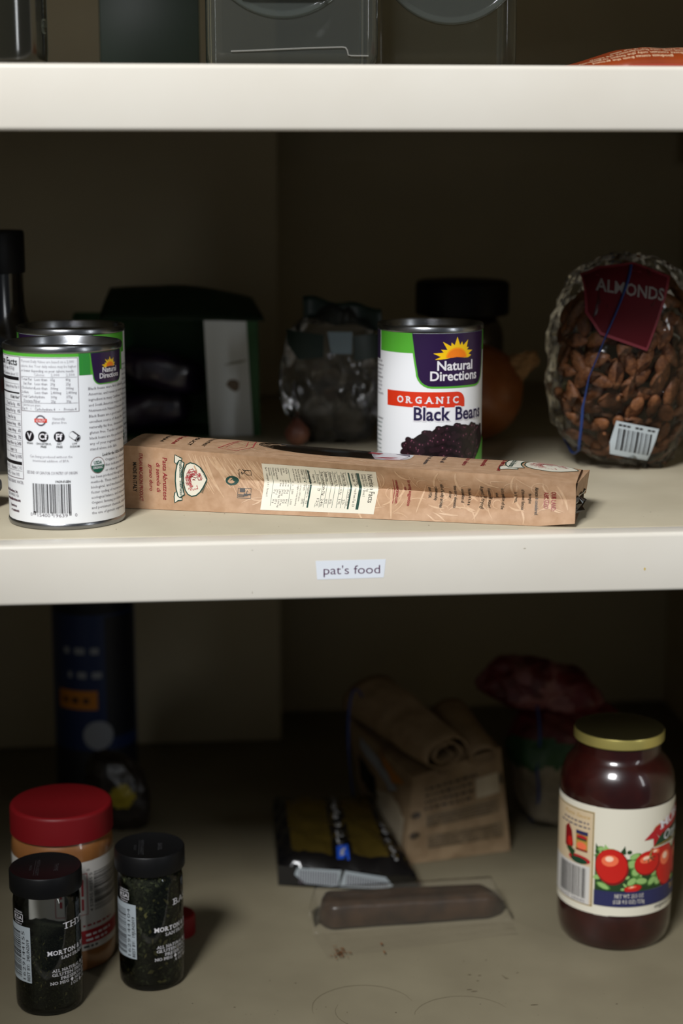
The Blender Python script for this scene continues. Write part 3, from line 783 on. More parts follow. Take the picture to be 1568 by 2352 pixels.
for i, (a, b, c, d) in enumerate((('Total Fat', 'Less than', '65 g', '80 g'), ('Sat Fat', 'Less than', '20 g', '25 g'), ('Cholesterol', 'Less than', '300 mg', '375 mg'), ('Sodium', 'Less than', '2,400 mg', '3,000 mg'), ('Total Carbohydrate', '', '300 g', '375 g'), ('Dietary Fiber', '', '25 g', '30 g'))):
    x = 110.2 - i * 1.75
    pt(a, x, 30.8, 30.8 - len(a) * .5, 1.15)
    if b: pt(b, x, 21.4, 17.2, 1.15)
    pt(c, x, 15.4, 15.4 - len(c) * .62, 1.3); pt(d, x, 9.6, 9.6 - len(d) * .62, 1.3)
pt('Calories per gram:', 98.6, 31, 24.6, 1.2); pt('Fat 9  \u2022  Carbohydrate 4  \u2022  Protein 4', 96.6, 31, 11, 1.3)
# right hand text
for tx, x, y0, y1, h, m in (('www.manicaretti.com', 183.4, 25.1, 9.7, 2.2, RD), ('visit', 188.6, 20.1, 17.2, 2.0, RD), ('For serving suggestions', 191.9, 25.8, 8.6, 2.2, RD),
        ('since 1924.', 205.6, 21.1, 13.9, 2.0, BK), ('craftsmanship', 209.8, 21.8, 12.7, 2.0, BK), ('skill of family artisian', 213.8, 24.1, 8.7, 2.1, BK), ('of our', 219.2, 19, 14.6, 2.0, BK), ('these three elements', 222.8, 23.7, 9.1, 2.1, BK), ('combination of', 227.6, 21.4, 12.1, 2.0, BK), ('We believe it is a', 232.0, 22.1, 10.9, 2.0, BK),
        ('A period of drying?', 240.4, 24.1, 9.0, 2.2, BK), ('A question of water?', 245.0, 22.9, 9.5, 2.2, BK), ('wheat', 249.8, 19.4, 15.6, 2.0, BK), ('Is it a question of the', 253.8, 23.0, 9.3, 2.2, BK), ('for its pasta.', 262.2, 20.8, 13.4, 2.1, BK), ('of the most famous', 267.0, 23.2, 9.7, 2.1, BK), ('the region', 271.6, 20.5, 13.8, 2.1, BK), ('Abruzzo is considered', 276.0, 25.3, 7.4, 2.2, BK),
        ('ABRUZZO', 281.6, 22.1, 11.4, 3.0, RD), ('OUR LAND:', 286.4, 22.5, 10.1, 3.0, RD)):
    vt(tx, x, y0, y1, h, m, .018, 3)
s.rect(181.9, 9.5, 182.3, 25.3, RD, 3)
# the paper's own print is one sheet that follows the gusset
fr = s.build('front_print', lambda u, v, off: bag_front(u, v, off + .0001), None, gx=0.004, gy=0.0013, lift=0.00005)

# --- print on the upper face (u along, v depth)
s = Sheet()
win = []
for a in range(0, 360, 8):
    x = 137.5 + 53.5 * (abs(cos(radians(a))) ** .45) * (1 if cos(radians(a)) >= 0 else -1)
    yb = 17.5 if x > 118 else 17.5 + (118 - x) * .24
    yt = 52
    mid = (yb + yt) / 2
    y = mid + (yt - yb) / 2 * (abs(sin(radians(a))) ** .6) * (1 if sin(radians(a)) >= 0 else -1)
    win.append((x, y))
s.poly(win, M['window'], 1)
s.stroke([(x, y) for x, y in win], .5, KL, 2, True)
M['label_in_window'] = mat('pale_card_behind_window', srgb(176, 170, 176), 0.25, coat=.6)
s.poly([(168, 19), (184, 22), (188, 32), (188, 40), (176, 48), (160, 46), (164, 30)], M['label_in_window'], 2)
s.poly([(166, 21), (178, 24), (182, 28), (172, 26)], RD, 3); s.poly([(160, 36), (168, 34), (170, 40), (162, 42)], RD, 3); s.poly([(178, 40), (189, 34), (187, 46)], M['navy'], 3)
def rt(tx, x, y, h, w, m, rot=-90, b=.02): s.text(tx, x, y, h, m, 3, w=w, rot=rot, bold=b)
rt('Cook al dente', 201, 52, 2.6, 38, BK); rt('Semola di', 211, 50, 2.6, 28, BK)
rt('grano duro', 226, 52, 3, 34, RD); rt('di semola', 238, 52, 3, 32, RD); rt('Pasta Abruzzese', 250, 58, 3.2, 48, RD)
rt('ITALIAN', 20, 54, 2.4, 36, BK); rt('MACARONI', 29, 54, 2.4, 40, RD); rt('PRODUCT', 40, 54, 2.6, 40, BK); rt('MADE IN ITALY', 50, 54, 2.4, 40, BK)
for i in range(24):
    x0 = rk.uniform(52, 90); y0 = rk.uniform(4, 40)
    s.stroke([(x0 + t * 2.0, y0 + t * rk.uniform(.5, 1.6) + 3 * sin(t * .5 + i)) for t in range(8)], rk.uniform(.5, 1.3), KL, 1, taper=True)
for i in range(26):
    x0 = rk.uniform(96, 280); y0 = rk.uniform(3, 14 if x0 < 192 else 50)
    s.stroke([(x0 + t * 3.0, y0 + 1.6 * sin(t * .7 + i)) for t in range(8) if x0 + t * 3 < 298], rk.uniform(.4, 1.1), KL, 1, taper=True)
s.stroke([(62, 14), (76, 10), (84, 22), (80, 46), (70, 44)], .7, RO, 3, True); s.stroke([(66, 18), (74, 15), (79, 24), (76, 40), (70, 38)], .4, RO, 3, True)
tpx = lambda x, y: (252 + (x - 630) * .128, 38 - (y - 630) * .082)
emblem(tpx, 0, 0, 1, 1, 2)
s.text("rusticchella d'abruzzo", 256.4, 55, 3.4, G, 9, w=33, rot=-90, bold=.02)
weld(paper, fr); weld(paper, s.build('top_print', lambda u, t, off: bag_top(u, t, off + .00008), None, gx=0.006, gy=0.006, lift=0.00005))
# ------------------------------------------------------------------ jars on the lower shelf
M['glass'] = film('clear_jar_glass', (0.93, 0.95, 0.94, 1), 0.02, 1.5)
M['black_lid'] = mat('black_plastic_lid', srgb(16, 16, 17), 0.45, spec=0.22)
M['herb'] = mat('dried_herb', srgb(92, 96, 66), 0.85, spec=0.2, col2=srgb(28, 32, 20), noise_scale=500)
M['herb_lo'] = mat('dried_herb_dark', srgb(54, 56, 42), 0.9, spec=0.15, col2=srgb(28, 30, 22), noise_scale=900)
M['herb_hi'] = mat('dried_herb_straw', srgb(128, 122, 74), 0.8, spec=0.2)
M['emboss'] = mat('lid_embossed_print', srgb(58, 58, 60), 0.5)
SJ = [(0, .0035), (.0175, .003), (.0205, .0008), (.0222, .0012), (.0234, .0035), (.0235, .008), (.0235, .080), (.0228, .0842), (.0212, .0868), (.0204, .0885), (.0204, .094)]
def spice_jar(name, label, x, y, rz, word, fill, flake, n, best, num):
    t = thing(name, label, 'spice jar', (x, y, LOW), rz, 'spice jars on the lower shelf')
    lathe('glass', SJ, M['glass'], t, 72)
    l = lathe('lid', [(0, .1016), (.0215, .1016), (.0236, .1030), (.0245, .1032), (.0252, .1022), (.0253, .0895), (.0250, .0886), (.0222, .0886)], M['black_lid'], t, 96)
    s = Sheet()
    for tx, yy, h, wd in ((word, 10, 3.2, 14), ('MORTON & BASSETT', -4, 2.6, 30), ('SPICES', -9, 1.6, 10)):
        s.text(tx, 0, yy - 1, h, M['emboss'], 1, w=wd, align='C')
    s.rect(-15, -6.2, 15, -5.9, M['emboss'], 1)
    weld(l, s.build('p', lambda u, v, off: Vector((v * .9 - .002, -u * .9, .1017 + off)), None, smooth=False))
    # herbs: a dark core plus loose flakes pressed against the glass
    rr = random.Random(n)
    vs, fs, mi = [], [], []
    SEG = 40; zs = [.004 + (fill - .004) * k / 12 for k in range(13)]
    for z in zs:
        for k in range(SEG):
            a = 2 * pi * k / SEG; r = .0214 + rr.uniform(-.0004, .0004); zz = z
            if z == zs[-1]: zz = z + .004 * sin(a + 2.4) * (1 if word == 'THYME' else .5) + rr.uniform(-.0008, .0008)
            if z < .007: r = .0195
            vs.append((r * sin(a), -r * cos(a), zz))
    for i in range(12):
        for k in range(SEG): fs.append((i * SEG + k, i * SEG + (k + 1) % SEG, (i + 1) * SEG + (k + 1) % SEG, (i + 1) * SEG + k)); mi.append(1)
    c0 = len(vs); vs.append((0, 0, fill + .004)); vs.append((0, 0, .004))
    for k in range(SEG):
        fs.append((12 * SEG + k, 12 * SEG + (k + 1) % SEG, c0)); mi.append(1); fs.append(((k + 1) % SEG, k, c0 + 1)); mi.append(1)
    for _ in range(n):
        a = rr.uniform(-2.0, 2.0); z = rr.uniform(.006, fill + .003); r = rr.uniform(.0213, .0226)
        c = Vector((r * sin(a), -r * cos(a), z)); nrm = Vector((sin(a), -cos(a), rr.uniform(-.4, .4))).normalized()
        t1 = nrm.orthogonal().normalized(); t1.rotate(Matrix.Rotation(rr.uniform(0, 6.3), 3, nrm)); t2 = nrm.cross(t1)
        L, W = rr.uniform(*flake[0]), rr.uniform(*flake[1]); cu = nrm * rr.uniform(-.0004, .0002)
        b = len(vs)
        vs += [c - t1 * L, c - t1 * L * .2 + t2 * W + cu, c + t1 * L, c - t1 * L * .1 - t2 * W + cu * .5]
        fs.append((b, b + 1, b + 2, b + 3)); q = rr.random(); mi.append(0 if q < .55 else (1 if q < .93 else 2))
    h = raw('dried_leaves', vs, fs, [M['herb'], M['herb_lo'], M['herb_hi']], mi, t, smooth=False)
    h['kind'] = 'stuff'
    # print on the glass
    s = Sheet(); W_ = M['white_ink']
    z0 = 64.0
    s.text(word, 13.0 if word == 'THYME' else 17.6, z0, 4.6, W_, 1, w=30 if word == 'THYME' else 24, serif=True, bold=.0, gap=.12)
    s.text('MORTON & BASSETT', 1.0 if word == 'THYME' else 2.4, 46.2, 3.2, W_, 1, w=50, serif=True, bold=.025, gap=.12)
    s.text('SAN FRANCISCO', 10.8, 42.4, 2.4, W_, 1, w=33, serif=True, bold=.0, gap=.12)
    for i, (l_, x_, w_) in enumerate((('ALL NATURAL \u2666 SALT FREE', 4, 44), ('GLUTEN FREE \u2666 NO', 4, 40), ('PRESERVATIVES', 10, 30), ('NO MSG \u2666 NON IRRADIATED', 2.4, 50), ('1 OZ \u2666 28g' if word == 'THYME' else '.4 OZ \u2666 11g', 18, 18))):
        s.text(l_, x_, 33.4 - i * 3.1, 2.1, W_, 1, w=w_, serif=True, bold=.0, gap=.12)
    s.rect(-36, 25.2, -10.6, 66.6, M['jar_sticker'], 1)
    s.barcode(-34, 28, -19.5, 62, M['black_ink'], 2, num, vert=True, n=30)
    s.text(best[0], -15.6, 27, 2.6, M['black_ink'], 2, w=36, rot=90); s.text(best[1], -11.8, 26.4, 2.3, M['black_ink'], 2, w=31, rot=90, bold=.02)
    s.frame(-26.5, 69.6, -16.4, 75.2, .4, W_, 1); s.text('KSA', -21.5, 71.0, 2.8, W_, 1, w=8.4, align='C', bold=.01); s.text('Kosher', -21.4, 67.4, 1.5, W_, 1, w=8, align='C'); s.text('CERTIFIED', -21.4, 76.0, 1.2, W_, 1, w=9, align='C')
    s.build('label', on_cyl(.02358), t, gx=.002, lift=.00003)
    return t
M['jar_sticker'] = mat('jar_sticker_paper', srgb(178, 188, 194), 0.45)
spice_jar('thyme_jar', 'black lidded spice jar marked THYME nearest the front left corner', -.0985, 1.157, 0, 'THYME', .056, ((.0008, .0020), (.0002, .0005)), 1500, ('1629144155', 'BEST BY:  24JUN2019'), 3)
spice_jar('basil_jar', 'black lidded spice jar marked BASIL, full of flaky green leaves', -.0266, 1.1872, 0, 'BASIL', .086, ((.0012, .0032), (.0006, .0016)), 1000, ('1629144104', 'BEST BY:  19JUN2019'), 8)

# peanut butter
M['pb'] = mat('peanut_butter', srgb(150, 98, 52), 0.35, spec=0.5, coat=0.8, col2=srgb(132, 84, 44), noise_scale=40)
M['red_lid'] = mat('red_plastic_lid', srgb(118, 16, 22), 0.45, spec=0.3)
M['pb_paper'] = mat('jar_label_paper', srgb(206, 202, 196), 0.45)
M['pb_red'] = mat('jar_label_red', srgb(164, 26, 38), 0.45)
t = thing('peanut_butter_jar', 'peanut butter jar with a ribbed red lid behind the thyme jar', 'jar', (-.0918, 1.2334, LOW))
lathe('jar', [(0, .002), (.030, .002), (.033, .0), (.0358, .0015), (.0372, .006), (.0375, .014), (.0375, .016), (.0372, .0175), (.0372, .0865), (.0375, .088), (.0372, .094), (.0362, .0985), (.0345, .101), (.0345, .106)], M['pb'], t, 96)
lathe('lid', [(.034, .1008), (.0370, .1008), (.0377, .1012), (.0377, .1025), (.0377, .1190), (.0372, .1206), (.0360, .1217), (.0345, .1219), (.0330, .1214), (0, .1212)], M['red_lid'], t, 300, ribs=(3, 4, .00035), ang=60)
s = Sheet()
s.rect(-116, 17.6, 116, 86.4, M['pb_paper'], 0); s.rect(-116, 22.5, 116, 33.2, M['pb_red'], 1)
s.barcode(26, 47, 60, 77, M['black_ink'], 1, 31, vert=True, n=34)
s.text('4 52855 00255 5', 24.6, 47, 2.4, M['black_ink'], 1, w=30, rot=90)
s.text('0', 22.5, 79.0, 2.4, M['black_ink'], 1, rot=90)
s.frame(-4, 45.4, 20.4, 77.6, .5, M['pb_red'], 1)
for i in range(5): s.rect(15.4 - i * 4, 49 + i, 17.2 - i * 4, 58, M['pb_red'], 1); s.rect(15.4 - i * 4, 60, 17.2 - i * 4, 73 - i * 2, M['pb_red'], 1)
s.dash(16, 44, 36.0, 1.5, M['pb_red'], 1, 1); s.dash(18, 42, 28.4, 1.7, M['white_ink'], 2, 2); s.dash(18, 38, 24.4, 1.7, M['white_ink'], 2, 3); s.dash(16, 28, 19.4, 1.6, M['black_ink'], 1, 4)
s.build('label', on_cyl(.0374), t, gx=.0025)

# tomato sauce
M['sauce'] = mat('tomato_sauce', srgb(48, 12, 9), 0.3, spec=0.3, coat=1.0, col2=srgb(36, 8, 7), noise_scale=60)
M['gold'] = mat('gold_tin_lid', srgb(196, 182, 104), 0.30, metal=0.55)
M['gold_top'] = mat('gold_tin_lid_top', srgb(70, 64, 38), 0.4, metal=0.6)
M['cream'] = mat('sauce_label_cream', srgb(222, 216, 198), 0.5)
M['tan'] = mat('sauce_label_tan', srgb(206, 184, 150), 0.5)
M['tom'] = mat('tomato_print', srgb(196, 30, 22), 0.4); M['tom2'] = mat('tomato_dark_print', srgb(128, 14, 18), 0.4); M['tomhi'] = mat('tomato_light_print', srgb(238, 112, 74), 0.4); M['tompale'] = mat('tomato_pale_print', srgb(250, 208, 180), 0.4)
M['lf1'] = mat('lettuce_print', srgb(146, 184, 108), 0.45); M['lf2'] = mat('leaf_dark_print', srgb(34, 62, 30), 0.45); M['lf3'] = mat('leaf_mid_print', srgb(78, 124, 54), 0.45)
M['blue'] = mat('sauce_label_blue', srgb(40, 42, 84), 0.45); M['rib_red'] = mat('ribbon_red_print', srgb(176, 24, 36), 0.45); M['dk_green'] = mat('banner_green_print', srgb(20, 62, 40), 0.45); M['gold_ink'] = mat('gold_ink', srgb(180, 140, 60), 0.45)
t = thing('tomato_sauce_jar', 'tall glass jar of tomato sauce with a gold lid at the right', 'jar', (.3285, 1.236, LOW))
lathe('jar', [(0, .004), (.034, .0035), (.0365, .0005), (.039, .0012), (.0418, .006), (.0432, .013), (.0435, .020), (.0435, .028), (.0430, .030), (.0430, .1155), (.0435, .1175), (.0434, .124), (.0422, .131), (.0395, .1385), (.0350, .1440), (.0325, .1468), (.0318, .150), (.0318, .158)], M['sauce'], t, 112)
lathe('lid', [(.0318, .1575), (.0335, .1570), (.0341, .1578), (.0341, .1640), (.0336, .1652), (.0325, .1656), (.0312, .1648), (.0300, .1644), (0, .1644)], [M['gold'], M['gold_top']], t, 96, mi=[0, 0, 0, 0, 1, 1, 1, 1])
s = Sheet(); R_ = 43.3
s.rect(-136, 30.4, 130, 115.2, M['cream'], 0); s.rect(-136, 30.2, -26.4, 115.4, M['cream'], 1)
s.rect(-26.4, 30.0, -15, 31, M['cream'], 1)
s.rect(-130, 35.5, -27.6, 110.5, M['gold_ink'], 2); s.rect(-130, 36.0, -28.1, 110.0, M['dk_green'], 3); s.rect(-130, 36.4, -28.5, 109.6, M['tan'], 4)
s.rect(-100, 36.4, -30.2, 66.6, M['pb_paper'], 5); s.barcode(-62, 40.5, -33.5, 64.5, M['black_ink'], 6, 19, n=26); s.text('25342 28440', -34, 37.2, 2.2, M['grey_ink'], 6, w=28, align='R')
s.text('Pasta Sauce', -31, 104, 2.8, M['gold_ink'], 5, w=26, align='R', shear=.3); s.dash(-58, -31, 99.6, 1.4, M['grey_ink'], 5, 1); s.dash(-62, -31, 96.2, 1.3, M['grey_ink'], 5, 2)
s.poly([(-56, 78), (-56, 92), (-52, 96), (-48, 91), (-46, 80), (-50, 74)], M['tom2'], 5); s.ell(-50, 82, 3, 4, M['tom'], 6, 14); s.poly([(-54, 76), (-46, 70), (-44, 76), (-50, 79)], M['lf2'], 6)
s.rect(-43.5, 77.5, -32.5, 93.0, M['gold_ink'], 5); s.rect(-43.5, 90.4, -32.5, 93.4, M['blue'], 6); s.ell(-38, 88.2, 5, 1.8, M['rib_red'], 7, 16); s.rect(-42.5, 86, -33.5, 87.6, M['dk_green'], 8); s.ell(-38, 81.6, 4.6, 3.0, M['tomhi'], 6, 14); s.rect(-43.5, 77.5, -32.5, 79, M['tom2'], 7)
s.ell(-40.5, 70.6, 10.5, 3.4, M['rib_red'], 5, 22); s.ell(-40.5, 69.6, 8.0, 2.6, M['dk_green'], 6, 20)
# picture of vegetables
rr = random.Random(6)
s.rect(-26.2, 50, 100, 76, M['lf2'], 1)
for _ in range(150):
    x, y = rr.uniform(-25, 92), rr.uniform(51, 84 - abs(rr.gauss(0, 4))); a = rr.uniform(0, 180)
    if y > 77 and not (-25 < x < 0 or 14 < x < 60): continue
    s.ell(x, y, rr.uniform(1.6, 4.0), rr.uniform(.9, 2.2), rr.choice([M['lf1'], M['lf3'], M['lf2'], M['lf2'], M['lf3']]), 2 + rr.random() * 2, 12, a)
s.poly([(-4, 86.5), (-3, 80), (-9, 79), (-7, 82)], M['lf2'], 4); s.poly([(-19, 87), (-16, 84), (-12, 84), (-13, 82), (-20, 81)], M['lf1'], 4); s.poly([(-26, 87), (-24, 84), (-20, 85), (-24, 79), (-26, 79)], M['lf2'], 4)
for cx, cy, rx, ry, a in ((2, 72, 5, 4, 20), (5, 66, 4, 5, -30), (2, 58, 5, 3, 30), (9, 58, 6, 3, -20), (-20, 54, 6, 2.4, -12), (18, 57, 5, 3, 40), (4, 78, 5, 2.6, 10), (-22, 83, 3, 2, 20), (24, 56, 4, 4, 0)):
    for k, m in ((1, M['lf3']), (.78, M['lf1'])): s.ell(cx + rr.uniform(-.6, .6), cy, rx * k, ry * k, m, 5 + [1, .78].index(k), 9, a + rr.uniform(-15, 15))
def tomato(cx, cy, rx, ry, l):
    for f, m, dx, dy in ((1, M['tom2'], 0, 0), (.93, M['tom'], -.03, .05), (.5, M['tomhi'], -.12, .34), (.24, M['tompale'], -.16, .44)):
        s.ell(cx + dx * rx, cy + dy * ry, rx * f, ry * f * (1 if f > .6 else .62), m, l + {1: 0, .93: 1, .5: 2, .24: 3}[f], 30, 8)
tomato(-13.4, 69.4, 12.6, 14.4, 6)
tomato(14.6, 71.6, 11.4, 9.6, 8); tomato(22, 77, 8.0, 7.0, 6); tomato(34, 66, 12, 18, 6); tomato(56, 66, 14, 15, 6); tomato(3, 52.5, 7, 3, 4)
for a in (200, 250, 310, 350, 60):
    s.stroke([(15.5, 76), (15.5 + 3 * cos(radians(a)), 76 + 2 * sin(radians(a))), (15.5 + 6 * cos(radians(a + 15)), 76 + 4.4 * sin(radians(a + 15)) - .6)], 1.1, M['lf2'], 11, taper=True)
s.stroke([(15.5, 76), (16.4, 79), (18, 82)], .6, M['lf1'], 12)
s.rect(-26.4, 38.0, 130, 50.2, M['blue'], 13)
s.text('NET WT 25.5 OZ', .3, 45.3, 2.9, M['cream'], 14, w=22.4, align='C', serif=True, bold=.0); s.text('(1 LB 9.5 OZ) 723g', .3, 40.8, 2.9, M['cream'], 14, w=24, align='C', serif=True, bold=.0)
s.text('Tomato Basil', 40, 43.4, 4.6, M['gold_ink'], 14, w=44, bold=.0); s.text('organic pasta sauce', 22, 34.2, 3.0, M['black_ink'], 14, w=44, shear=.3)
# banner
s.poly([(10.4, 90), (18, 96.5), (20, 95), (24, 90), (19, 83.5), (18.5, 90.5)], M['rib_red'], 14)
s.poly([(18, 96.8), (20.5, 99.5), (60, 112), (60, 97), (24, 91)], M['rib_red'], 15); s.stroke([(18, 96.8), (20.5, 99.5), (60, 112)], .5, M['gold_ink'], 16)
s.poly([(19, 83.8), (27, 93), (60, 100), (60, 83), (30, 83)], M['dk_green'], 15); s.stroke([(19, 83.6), (30, 85), (60, 86)], .7, M['gold_ink'], 16); s.stroke([(18.5, 82.8), (30, 83.2), (60, 83)], .8, M['cream'], 16)
s.text('MUIR', 25, 96.0, 6.4, M['white_ink'], 17, w=30, rot=14, serif=True, bold=.01, gap=.06); s.text('Organic', 30, 86.6, 7.0, M['white_ink'], 18, w=34, rot=6, shear=.3)
s.build('label', on_cyl(.0436), t, gx=.0014, lift=.00004)
# ------------------------------------------------------------------ middle shelf, behind the cans
def superell(c, r, p, amp, fs_, seed, nu=72, nv=44):
    vs, fs = [], []
    for j in range(nv + 1):
        ph = -pi / 2 + pi * j / nv
        for i in range(nu):
            th = 2 * pi * i / nu
            d = Vector((cos(ph) * cos(th), cos(ph) * sin(th), sin(ph)))
            k = (abs(d.x) ** p + abs(d.y) ** p + abs(d.z) ** p) ** (-1 / p)
            q = Vector((d.x * k * r[0], d.y * k * r[1], d.z * k * r[2]))
            n1 = noise.noise(q * fs_ + Vector((seed, 0, 0))); n2 = abs(noise.noise(q * fs_ * 2.3 + Vector((0, seed, 0))))
            q *= 1 + amp * (n1 - .9 * n2)
            vs.append(Vector(c) + q)
    for j in range(nv):
        for i in range(nu):
            a, b = j * nu + i, j * nu + (i + 1) % nu
            fs.append((a, b, b + nu, a + nu))
    return vs, fs

def tube(name, pts, rad, m, parent=None, closed=True, seg=8, flat=1.0):
    vs, fs = [], []; n = len(pts)
    for i, p in enumerate(pts):
        a, b = pts[(i - 1) % n], pts[(i + 1) % n]
        if not closed: a, b = pts[max(i - 1, 0)], pts[min(i + 1, n - 1)]
        d = (b - a).normalized(); x = d.orthogonal().normalized()
        up = Vector((0, 0, 1)); x = d.cross(up)
        x = x.normalized() if x.length > 1e-3 else Vector((1, 0, 0)); y = d.cross(x).normalized()
        for k in range(seg):
            t_ = 2 * pi * k / seg; vs.append(p + x * rad * cos(t_) + y * rad * flat * sin(t_))
    for i in range(n if closed else n - 1):
        j = (i + 1) % n
        for k in range(seg): fs.append((i * seg + k, i * seg + (k + 1) % seg, j * seg + (k + 1) % seg, j * seg + k))
    return raw(name, vs, fs, m, parent=parent)

M['band'] = mat('blue_rubber', srgb(24, 52, 112), 0.6)
# --- bag of almonds
AC, AR, AP = Vector((.338, 1.298, .0795)), (.0575, .047, .080), 2.6
def alm_y(x, z, k=1.0):
    q = 1 - abs((x - AC.x) / (AR[0] * k)) ** AP - abs((z - AC.z) / (AR[2] * k)) ** AP
    return AC.y - AR[1] * k * max(q, 0) ** (1 / AP)
M['alm'] = mat('almond_skin', srgb(128, 82, 50), 0.55, spec=0.35, col2=srgb(94, 56, 32), noise_scale=260, bump=0.35, bump_scale=420)
M['film'] = film('clear_bag_film', (0.98, 0.98, 0.98, 1), 0.09, 1.38, bump=0.25, bump_scale=90)
M['film_hazy'] = film('hazy_bag_film', (0.86, 0.86, 0.86, 1), 0.10, 1.5, haze=0.05, haze_col=(.4, .4, .4, 1), bump=0.5, bump_scale=60)
ab = thing('almond_bag', 'clear plastic bag of almonds with a dark red label', 'bag', (AC.x, AC.y, MID))
def off_(v): return Vector((v[0] - AC.x, v[1] - AC.y, v[2]))
vs, fs = superell((0, 0, AC.z), AR, AP, .05, 34, 2.0, 44, 28)
rj = random.Random(12)
for i_, v in enumerate(vs):
    if 44 < i_ < len(vs) - 88: v += Vector((rj.uniform(-.0022, .0022), rj.uniform(-.0016, .0008), rj.uniform(-.0022, .0022)))
# flattened corner seam reaching forward on the shelf
for v in vs:
    if v.z < .03: v.y -= .010 * ((.03 - v.z) / .03) ** 1.5 * max(0, -v.y / .047); v.x += .012 * ((.03 - v.z) / .03) ** 2
    v.z = max(v.z, .0006)
raw('plastic_film', vs, fs, M['film'], parent=ab, smooth=False)
s = Sheet()
M['alm_label'] = mat('almond_label_red', srgb(78, 12, 22), 0.6, spec=.15); M['alm_rim'] = mat('almond_label_rim', srgb(120, 30, 46), 0.6); M['alm_txt'] = mat('almond_label_grey', srgb(120, 116, 116), 0.5)
P = [(300, 147), (312, 153), (338, 156), (364, 146), (343.5, 92.5), (309, 104.5), (299, 120)]
s.poly(P, M['alm_rim'], 1); s.poly([(301, 146), (313, 151.5), (338, 154.5), (361.5, 145), (342.8, 95), (309.8, 106.6), (301, 121)], M['alm_label'], 2)
s.text('ALMONDS', 307, 136.6, 8.4, M['alm_txt'], 3, w=50, rot=-9, bold=.02)
s.build('label', lambda u, v, off: off_((u, alm_y(u, v) - .0012 - off, v)), ab, gx=.004, gy=.004, lift=.00012)
s = Sheet()
s.poly([(322.9, 40.9), (356.2, 33.7), (354.6, 26), (350.6, 8.3), (320.9, 14.5), (319.6, 24)], M['jar_sticker'], 1)
for k in range(9):
    if k not in (3, 6): s.poly([(325 + k * 3.2, 38.4 - k * .68), (327.6 + k * 3.2, 37.9 - k * .68), (327.4 + k * 3.2, 36.4 - k * .68), (324.8 + k * 3.2, 36.9 - k * .68)], M['black_ink'], 2)
for i in range(15):
    x = 325.2 + i * 1.75; wd = [.9, .5, 1.5, .5, .9, .4][i % 6]; b = -(x - 322) * .21
    s.poly([(x, 35.6 + b), (x + wd, 35.4 + b), (x + wd - 1.0, 18.6 + b), (x - 1.0, 18.8 + b)], M['black_ink'], 2)

s.build('price_sticker', lambda u, v, off: off_((u, alm_y(u, v) - .0016 - off - .010 * max(0, .03 - v) / .03 * .5, v)), ab, gx=.004, gy=.004, lift=.00012)
# almonds, each a thing of its own
def almond_mesh():
    vs, fs = [], []; NU, NV = 14, 12
    for j in range(NV + 1):
        t_ = j / NV; x = -.0125 + .025 * t_
        w_ = .0062 * (sin(pi * t_ ** .85)) ** .72 if 0 < t_ < 1 else 0
        for i in range(NU):
            a = 2 * pi * i / NU; vs.append((x, w_ * cos(a), w_ * .62 * sin(a)))
    for j in range(NV):
        for i in range(NU): fs.append((j * NU + i, j * NU + (i + 1) % NU, (j + 1) * NU + (i + 1) % NU, (j + 1) * NU + i))
    me = bpy.data.meshes.new('almond'); me.from_pydata(vs, [], fs)
    bm = bmesh.new(); bm.from_mesh(me); bmesh.ops.remove_doubles(bm, verts=bm.verts, dist=1e-6); bmesh.ops.recalc_face_normals(bm, faces=bm.faces); bm.to_mesh(me); bm.free()
    me.materials.append(M['alm']); me.polygons.foreach_set('use_smooth', [True] * len(me.polygons))
    return me
ame = almond_mesh(); ra = random.Random(17); placed = []; first = None
for layer, k_, dmin, want in ((0, .885, .0116, 150), (1, .68, .0125, 70)):
    tries = 0; got = 0
    while got < want and tries < 9000:
        tries += 1
        x = AC.x + ra.uniform(-1, 1) * AR[0] * k_; z = AC.z + ra.uniform(-1, 1) * AR[2] * k_
        if abs((x - AC.x) / (AR[0] * k_)) ** AP + abs((z - AC.z) / (AR[2] * k_)) ** AP > .985: continue
        y = alm_y(x, z, k_); p = Vector((x, y, z))
        if any((p - q).length < dmin for q in placed): continue
        if x > .345 + .06 or (x < .330 and z > .125): continue
        placed.append(p); got += 1
        nrm = Vector(((x - AC.x) / AR[0], min(-.35, (y - AC.y) / AR[1]), (z - AC.z) / AR[2])).normalized()
        ax = nrm.orthogonal().normalized(); ax.rotate(Matrix.Rotation(ra.uniform(0, pi), 3, nrm)); ay = nrm.cross(ax)
        ax = (ax + nrm * ra.uniform(-.25, .25)).normalized(); ay = nrm.cross(ax).normalized(); az = ax.cross(ay)
        sc_ = ra.uniform(.86, 1.05)
        if first is None:
            o = bpy.data.objects.new('almond', ame); COL.objects.link(o); first = o
            tag(o, 'brown shelled almond inside the clear plastic bag', 'almond', 'almonds in the clear bag')
        else:
            o = first.copy(); COL.objects.link(o)
        m3 = Matrix((ax, ay, az)).transposed().to_4x4()
        o.matrix_world = Matrix.Translation(p + Vector((0, 0, MID))) @ m3 @ Matrix.Scale(sc_, 4)
BX = [(0.0, .3020), (.0227, .2990), (.05, .2985), (.073, .3016), (.105, .3130), (.1356, .3267), (.160, .338)]
pts = []
for k in range(26):
    z = .010 + .144 * k / 25; x = lerp_tab(BX, z); pts.append(Vector((x, alm_y(x, z) - .0026 - (.010 * (max(0, .03 - z) / .03) ** 1.5), z + MID)))
for k in range(25, -1, -1):
    z = .010 + .144 * k / 25; x = lerp_tab(BX, z); pts.append(Vector((x, 2 * AC.y - alm_y(x, z) + .002, z + MID)))
tag(tube('rubber_band', pts, .0011, M['band'], flat=.5), 'blue rubber band stretched around the almond bag', 'rubber band')

